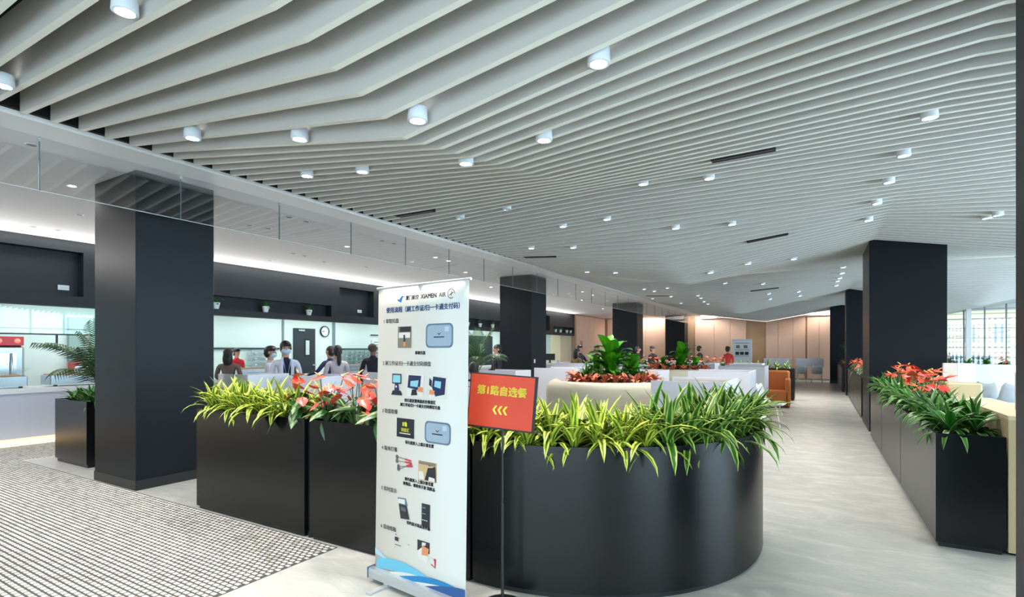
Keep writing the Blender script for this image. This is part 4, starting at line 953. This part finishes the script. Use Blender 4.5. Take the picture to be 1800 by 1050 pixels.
bb = struct(MB().box(-12, 1.6, 31.42, 31.5, 0, .08).obj('baseboard_far', mat('grey skirting', (.55,.52,.50), .5)), 'grey skirting under the wood wall')
t = thing('standing_notice_board', 'white standing notice board with pictures before the wood wall', 'notice board', (-3.05, 26.0, 0))
MB().bbox(-.42,.42,-.015,.015,.25,2.05,.01).obj('panel', M_wplas, t); MB().box(-.42,.42,-.02,.02,2.0,2.06).obj('top_rail', M_alu, t); MB().box(-.42,.42,-.1,.1,0,.06).box(-.02,.02,-.01,.02,.06,.3).obj('base', M_alu, t)
for x, z in ((-.17,1.72),(.15,1.72),(-.2,1.42),(0,1.42),(.2,1.42)): MB().box(x-.08,x+.08,-.02,-.016,z-.07,z+.07).obj('picture', Bdk if z < 1.6 else Bgr, t)
for z in (1.88,1.58,1.3): MB().box(-.3,.3,-.02,-.016,z-.01,z+.01).obj('printed_line', M_inkg, t)

# ------------------------------------------------------------------ right side: glass facade, outside, counters
wn = MB()
for k in range(11): x = 2.0+.7*k; wn.box(x-.02, x+.02, 29.96, 30.06, .0, 4.1)
for k in range(10): wn.box(1.6, 9.2, 29.97, 30.05, .42*k-.012, .42*k+.012)
o = wn.obj('window_1', mat('grey mullion', (.50,.53,.53), .5)); struct(o, 'glazed facade with thin mullions at the far right')
MB().box(1.6, 9.2, 30.0, 30.01, 0, 4.1).obj('pane', M_glass, o)
MB().box(5.55, 5.72, 29.8, 29.97, 0, 4.1).obj('post', M_trim, o, label='broad white post')
wn = MB()
for k in range(28): y = -4.2+1.3*k; wn.box(9.15, 9.25, y-.03, y+.03, 0, 4.1)
for z in (0.02, 1.0, 2.6): wn.box(9.15, 9.25, -4.5, 30, z, z+.05)
o = wn.obj('window_2', mat('grey mullion', (.50,.53,.53), .5)); struct(o, 'glazed side of the hall on the right'); MB().box(9.19,9.2,-4.5,30,0,4.1).obj('pane', M_glass, o)
# building outside
t = thing('outside_building', 'long cream building seen through the far right glazing', 'building', (9, 52, -3))
MB().box(-14, 16, 0, 8, 0, 7.9).obj('wall', mat('cream render outside', (.70,.65,.55), .8), t)
for k in range(18): MB().box(-14,16,-.05,0,.6+k*.42,.64+k*.42).obj('ledge', mat('grey ledge', (.52,.50,.45), .8), t)
for k in range(8): MB().box(-1+k*1.6,-.4+k*1.6,-.08,0,5.2,6.4).obj('window', mat('dim window', (.45,.50,.52), .3), t)
MB().box(-14,16,-.3,8,7.9,8.1).obj('parapet', mat('grey ledge', (.52,.50,.45), .8), t)
gr = struct(MB().box(-30, 60, 32, 90, -3.2, -3).obj('floor', mat('outside paving', (.45,.50,.45), .9)), 'ground outside the far glazing')
t = thing('lattice_fence', 'white lattice fence seen low through the far glazing', 'fence', (5.2, 31.2, 0))
for k in range(9): MB().box(k*.18,k*.18+.03,0,.03,-.2,1.35).obj('slat', M_wplas, t)
for k in range(7): MB().box(0,1.5,-.01,0,.1+k*.2,.13+k*.2).obj('rail', M_wplas, t)
MB().box(0,1.5,.05,.08,-.2,1.35).obj('dark_backing', mat('dark green mesh', (.12,.18,.18), .8), t)
# oak counters on the right
t = thing('oak_counter', 'curved pale oak booth end standing right of the nearest planter', 'counter', (1.24, 5.34, 0))
poly = [(0,0),(.45,-.03),(.85,.05),(.95,.3),(.75,.62),(.45,.85),(.32,1.2),(.30,1.9),(.16,1.95),(.04,1.6),(0,.8)]
MB().prism(poly, 0.02, 1.03, smooth=False).obj('body', M_tan, t); MB().prism([(x*1.01, y*1.005) for x, y in poly], 1.03, 1.06).obj('top', mat('light oak top', (.90,.83,.68), .4), t)
MB().prism([(x*.97+.02,y*.97+.02) for x, y in poly], 0, .03).obj('kickboard', M_plinth, t)
t = thing('booth_screen', 'beige screen standing on the curved oak booth end', 'screen', (1.62, 5.93, 1.061)); MB().bbox(-.20,.24,-.02,.02,0,.30,.006).obj('panel', M_partin, t); MB().box(-.20,.24,-.024,.024,.30,.312).obj('cap', M_trim, t)
t = thing('oak_counter', 'lower pale oak booth end farther off, behind the red anthuriums', 'counter', (2.02, 11.3, 0))
MB().bbox(-.2,.25,-.2,.5,0,1.02,.02).obj('body', M_tan, t); MB().bbox(-.19,.0,.2,.25,1.02,1.34,.01).obj('screen', M_partin, t); MB().bbox(0,.24,.2,.25,1.02,1.34,.01).obj('back_screen', M_part, t)
t = thing('screen_wall', 'white high screen right of the distant shell chairs', 'screen', (3.95, 14.6, 0)); MB().bbox(-.35,1.2,0,.06,.0,1.44,.01).obj('panel', M_part, t); MB().bbox(-.35,1.2,-.02,.08,1.44,1.47,.005).obj('cap', M_trim, t)
t = thing('dining_table', 'white table among the shell chairs beyond the oak counter', 'table', (3.3,17.0,0)); MB().bbox(-.5,.5,-.35,.35,.72,.75,.01).obj('top', M_table, t); MB().lathe([(.25,0),(.25,.02),(.03,.04),(.03,.72)],16).obj('pedestal', M_wplas, t)
for x, y, a, lb in ((2.98,15.9,R(150),'white shell chair beyond the oak counter, left of its row'),(3.25,15.6,R(170),'white shell chair beyond the oak counter, middle of its row'),(3.5,15.3,R(200),'white shell chair beyond the oak counter, right of its row')): shellchair(lb, x, y, a)
tray('low white planter ledge under the far right glazing', 3.0, 6.8, 19.5, 19.9, 1.16, .02, .04, M_part)
for k in range(8): far_plant(3.3+.4*k, 19.7, 1.1, 'agl' if k%3 else 'anth', 'plant on the ledge under the far right glazing, %s from the left' % nth(k), 'plants on the far right ledge', 'leafy_shrub')

# ------------------------------------------------------------------ people
def person(label, x, y, rz, h=1.70, sit=False, top=(.2,.2,.25), legs=(.12,.12,.15), skin=M_skin, hair='short', arms='down', front=None, mask=False, stripes=False, zoff=0):
    t = thing('person', label, 'person', (x,y,zoff), rz)
    k = h/1.74
    pz = .93 if not sit else .52
    up = pz-.93
    V = [(0,0,.95,.135,.10),(0,.0,1.12,.125,.09),(0,.0,1.32,.155,.10),(0,.01,1.475,.050,.05),(0,-.005,1.56,.062,.07),(0,-.01,1.635,.078,.095),(0,0,1.70,.058,.07)]
    E_ = [(0,1),(1,2),(2,3),(3,4),(4,5),(5,6)]
    V = [(a,b,c+up,r1,r2) for a,b,c,r1,r2 in V]
    for s in (-1,1):
        b0 = len(V)
        if arms == 'down': A = [(s*.175,0,1.40,.062,.06),(s*.235,.03,1.14,.045,.045),(s*.235,-.06,.92,.030,.03),(s*.23,-.09,.85,.034,.02)]
        elif arms == 'front': A = [(s*.175,0,1.40,.062,.06),(s*.24,-.02,1.15,.045,.045),(s*.15,-.25,1.08,.032,.03),(s*.12,-.32,1.08,.034,.02)]
        else: A = [(s*.175,0,1.40,.062,.06),(s*.26,-.12,1.20,.045,.045),(s*.28,-.36,1.12,.032,.03),(s*.27,-.44,1.10,.034,.02)]
        V += [(a,b,c+up,r1,r2) for a,b,c,r1,r2 in A]; E_ += [(2,b0),(b0,b0+1),(b0+1,b0+2),(b0+2,b0+3)]
        pa = V[b0+3]; pw = V[b0+2]; dv = Vector(pa[:3])-Vector(pw[:3]); dv.normalize()
        for q in range(4):
            off = (q-1.5)*.019; L_ = (.07,.08,.075,.06)[q]; b1 = len(V)
            V.append((pa[0]+dv.x*.03+off*.3, pa[1]+dv.y*.03+off, pa[2]+dv.z*.03, .009,.009)); V.append((pa[0]+dv.x*(.03+L_)+off*.3, pa[1]+dv.y*(.03+L_)+off-.01, pa[2]+dv.z*(.03+L_)-.01, .007,.007))
            E_ += [(b0+3,b1),(b1,b1+1)]
        b1 = len(V); V.append((pw[0]-s*.035, pw[1]-.02, pw[2]+dv.z*.05, .010,.010)); E_.append((b0+2,b1))
        b2 = len(V)
        if sit: Lg = [(s*.09,-.02,.53,.09,.09),(s*.12,-.42,.50,.065,.065),(s*.12,-.42,.10,.042,.042),(s*.12,-.55,.045,.04,.035)]
        else: Lg = [(s*.09,0,.86,.095,.09),(s*.10,-.01,.50,.062,.062),(s*.10,.02,.10,.042,.042),(s*.11,-.12,.045,.042,.035)]
        V += Lg; E_ += [(0,b2),(b2,b2+1),(b2+1,b2+2),(b2+2,b2+3)]
    me = bpy.data.meshes.new('body'); me.from_pydata([(a*k,b*k,c*k) for a,b,c,_,_ in V], E_, [])
    o = bpy.data.objects.new('body', me); COL.objects.link(o)
    md = o.modifiers.new('s','SKIN'); md.use_smooth_shade = True
    for i, q in enumerate(V): me.skin_vertices[0].data[i].radius = (q[3]*k, q[4]*k); me.skin_vertices[0].data[i].use_root = (i == 0)
    o.modifiers.new('d','SUBSURF').levels = 1
    bpy.context.view_layer.update()
    m2 = bpy.data.meshes.new_from_object(o.evaluated_get(bpy.context.evaluated_depsgraph_get()))
    bpy.data.objects.remove(o); bpy.data.meshes.remove(me)
    m2.name = 'body'
    tn = 'cloth %.2f %.2f %.2f' % top; ln = 'cloth %.2f %.2f %.2f' % legs
    mt = mat(tn, top, .85, bump=.1, nscale=20); ml = mat(ln, legs, .85)
    for q in (skin, mt, ml, M_plinth): m2.materials.append(q)
    if front: m2.materials.append(mat('cloth %.2f %.2f %.2f' % front, front, .8))
    if stripes: m2.materials.append(mat('white stripe cloth', (.88,.88,.88), .8))
    armz = V[8][2]*k
    hand = [Vector(V[i][:3])*k for i in range(len(V)) if False]
    hp = []
    for s_i in (7, 7+4+9+4): hp.append(Vector(V[s_i+3][:3])*k)
    for p in m2.polygons:
        c = p.center; z = c.z/k-up
        if z > 1.475: idx = 0
        elif min((c-q).length for q in hp) < .115*k: idx = 0
        elif z > .93 or (sit and c.z > .56*k and abs(c.y) < .25): idx = 1
        elif c.z < .09*k: idx = 3
        else: idx = 2
        if idx == 1 and front and abs(c.x) < .062*k and c.y < -.02: idx = 4
        if idx == 1 and stripes and int(c.z/.045) % 2: idx = len(m2.materials)-1
        p.material_index = idx
    link('body', m2, t)
    hz = (1.635+up)*k
    def sph(cx, cy, cz, rx, ry, rz_, zmin=None, n=14):
        m = MB(); pf = []
        for i in range(9):
            a = -PI/2+PI*i/8
            pf.append((max(.001, math.cos(a)), math.sin(a)))
        if zmin is not None: pf = [q for q in pf if q[1] >= zmin]
        m.lathe(pf, n, cap=False); m.v = [(cx+a*rx, cy+b*ry, cz+c_*rz_) for a,b,c_ in m.v]; return m
    if hair in ('short','bun','long','tail','cap'):
        m = sph(0, .022*k, hz+.025*k, .094*k, .105*k, .105*k, -.1)
        b = sph(0, .045*k, hz-.01*k, .088*k, .082*k, .10*k)
        m.v_off = len(m.v); m.add(b.v, b.f, smooth=True)
        if hair == 'long': c_ = sph(0,.05*k,hz-.10*k,.10*k,.07*k,.17*k); m.add(c_.v, c_.f, smooth=True)
        if hair == 'tail': c_ = sph(0,.13*k,hz-.14*k,.045*k,.05*k,.16*k); m.add(c_.v, c_.f, smooth=True)
        if hair == 'bun': c_ = sph(0,.10*k,hz+.08*k,.05*k,.05*k,.05*k); m.add(c_.v, c_.f, smooth=True)
        m.obj('hair', M_hair, t)
    if hair == 'cap': sph(0,.0,hz+.05*k,.105*k,.118*k,.085*k,0).obj('cap', M_plinth, t)
    if hair == 'bald': sph(0,.035*k,hz+.0*k,.085*k,.085*k,.085*k).obj('hair', mat('shaved hair', (.25,.2,.19), .7), t)
    for s in (-1,1):
        sph(s*.034*k, -.088*k, hz+.005*k, .011*k,.006*k,.008*k, n=8).obj('eye', M_ink, t)
        sph(s*.088*k, .005*k, hz-.005*k, .010*k,.020*k,.030*k, n=8).obj('ear', skin, t)
        MB().box(s*.034*k-.018*k, s*.034*k+.018*k, -.094*k, -.086*k, hz+.026*k, hz+.032*k).obj('eyebrow', M_hair, t)
    sph(0,-.097*k,hz-.022*k,.013*k,.018*k,.022*k, n=8).obj('nose', skin, t)
    if mask:
        mk = sph(0,-.035*k,hz-.055*k,.080*k,.080*k,.052*k); mk.v = [(a, min(b, -.0), c_) for a,b,c_ in mk.v]; mk.obj('face_mask', mat('pale blue face mask', (.72,.84,.90), .7), t)
    else: sph(0,-.088*k,hz-.058*k,.024*k,.008*k,.007*k, n=8).obj('mouth', mat('lips', (.66,.38,.35), .5), t)
    if front:
        MB().tube([(-.06*k,-.115*k,1.44*k+up),(0,-.14*k,1.12*k+up),(.06*k,-.115*k,1.44*k+up)], .007, 4).obj('lanyard', mat('pale lanyard', (.75,.82,.95), .6), t)
        for s in (-1,1): MB().tube([(s*.07*k,-.09*k,1.46*k),(s*.085*k,-.13*k,1.30*k),(s*.07*k,-.135*k,.95*k)], [.02,.028,.02], 6).obj('lapel', mt, t)
    return t
fc = lambda x, y: math.atan2(-x, y)+0  # rotation that turns the front towards the camera
def face(x, y): return math.atan2(x, -y)*-1+0
def toward(x, y, tx=0, ty=0): return math.atan2(ty-y, tx-x)+PI/2
person('young man in a light grey jacket, navy shirt and pale face mask, facing the camera', -7.51, 5.50, toward(-7.51,5.5)+.15, 1.70, top=(.84,.84,.90), front=(.08,.12,.25), mask=True, hair='short', arms='down')
person('person in a dark cap bending behind the masked man', -8.55, 5.95, toward(-8.55,5.95)+1.3, 1.62, top=(.82,.82,.85), hair='cap', mask=True, arms='front')
person('person with covered dark hair and a taupe top at the counter, seen from behind', -9.6, 5.80, toward(-9.6,5.8)+PI-.3, 1.58, top=(.42,.36,.34), hair='long', arms='front')
person('person in a black and white striped top beside the left column', -9.05, 4.95, toward(-9.05,4.95)+PI, 1.45, top=(.08,.08,.09), stripes=True, hair='long')
person('kitchen worker in red behind the counter', -13.2, 8.2, toward(-13.2,8.2)+.6, 1.60, top=(.85,.15,.22), hair='cap')
person('woman with a black pony tail and pale grey top, seen from behind', -7.94, 6.93, toward(-7.94,6.93)+PI+.3, 1.64, top=(.80,.76,.79), hair='tail', arms='front')
person('person in navy reaching left behind the pony-tailed woman', -8.75, 7.45, toward(-8.75,7.45)+PI+.9, 1.63, top=(.12,.18,.35), hair='short', arms='reach')
person('bald man in a dark navy suit, seen from behind beside the banner', -7.35, 7.28, toward(-7.35,7.28)+PI-.4, 1.71, top=(.10,.11,.17), skin=M_skind, hair='bald')
person('seated person in dark clothes right of the banner', -5.35, 7.75, toward(-5.35,7.75)+PI, 1.74, sit=True, top=(.10,.11,.17), hair='short')
person('man in a dark suit standing left of the second column', -6.42, 10.25, toward(-6.42,10.25)-1.2, 1.68, top=(.08,.09,.12), hair='short', arms='front')
person('seated person in a brown camouflage coat right of the second column', -6.4, 14.8, toward(-6.4,14.8)+2.4, 1.60, top=(.48,.40,.28), hair='long')
person('person in black behind the brown coated one', -6.95, 16.4, toward(-6.95,16.4)+1.2, 1.72, top=(.09,.09,.12), hair='short', arms='reach')
person('person in dark green at the left edge of the tall plants', -6.08, 15.7, toward(-6.08,15.7)+.5, 1.72, top=(.12,.18,.16), hair='short')
person('dark clothed person leaning in front of the third column', -6.0, 19.8, toward(-6,19.8)+1.4, 1.70, top=(.08,.08,.10), hair='short', arms='reach')
person('dark clothed person between the third and fourth columns', -5.35, 19.5, toward(-5.35,19.5)+.8, 1.70, top=(.08,.08,.10), hair='bun', arms='front')
person('person with black hair behind the second island plants', -4.13, 21.9, toward(-4.13,21.9)+2, 1.72, top=(.15,.15,.18), hair='short')
person('person with black bun hair and red top behind the red flowers', -3.15, 22.5, toward(-3.15,22.5)+2.6, 1.70, top=(.75,.20,.22), hair='bun')
person('kitchen worker in white with a pale blue cap behind the palm', -13.3, 4.9, toward(-13.3,4.9)+1, 1.50, top=(.93,.95,.97), hair='short')
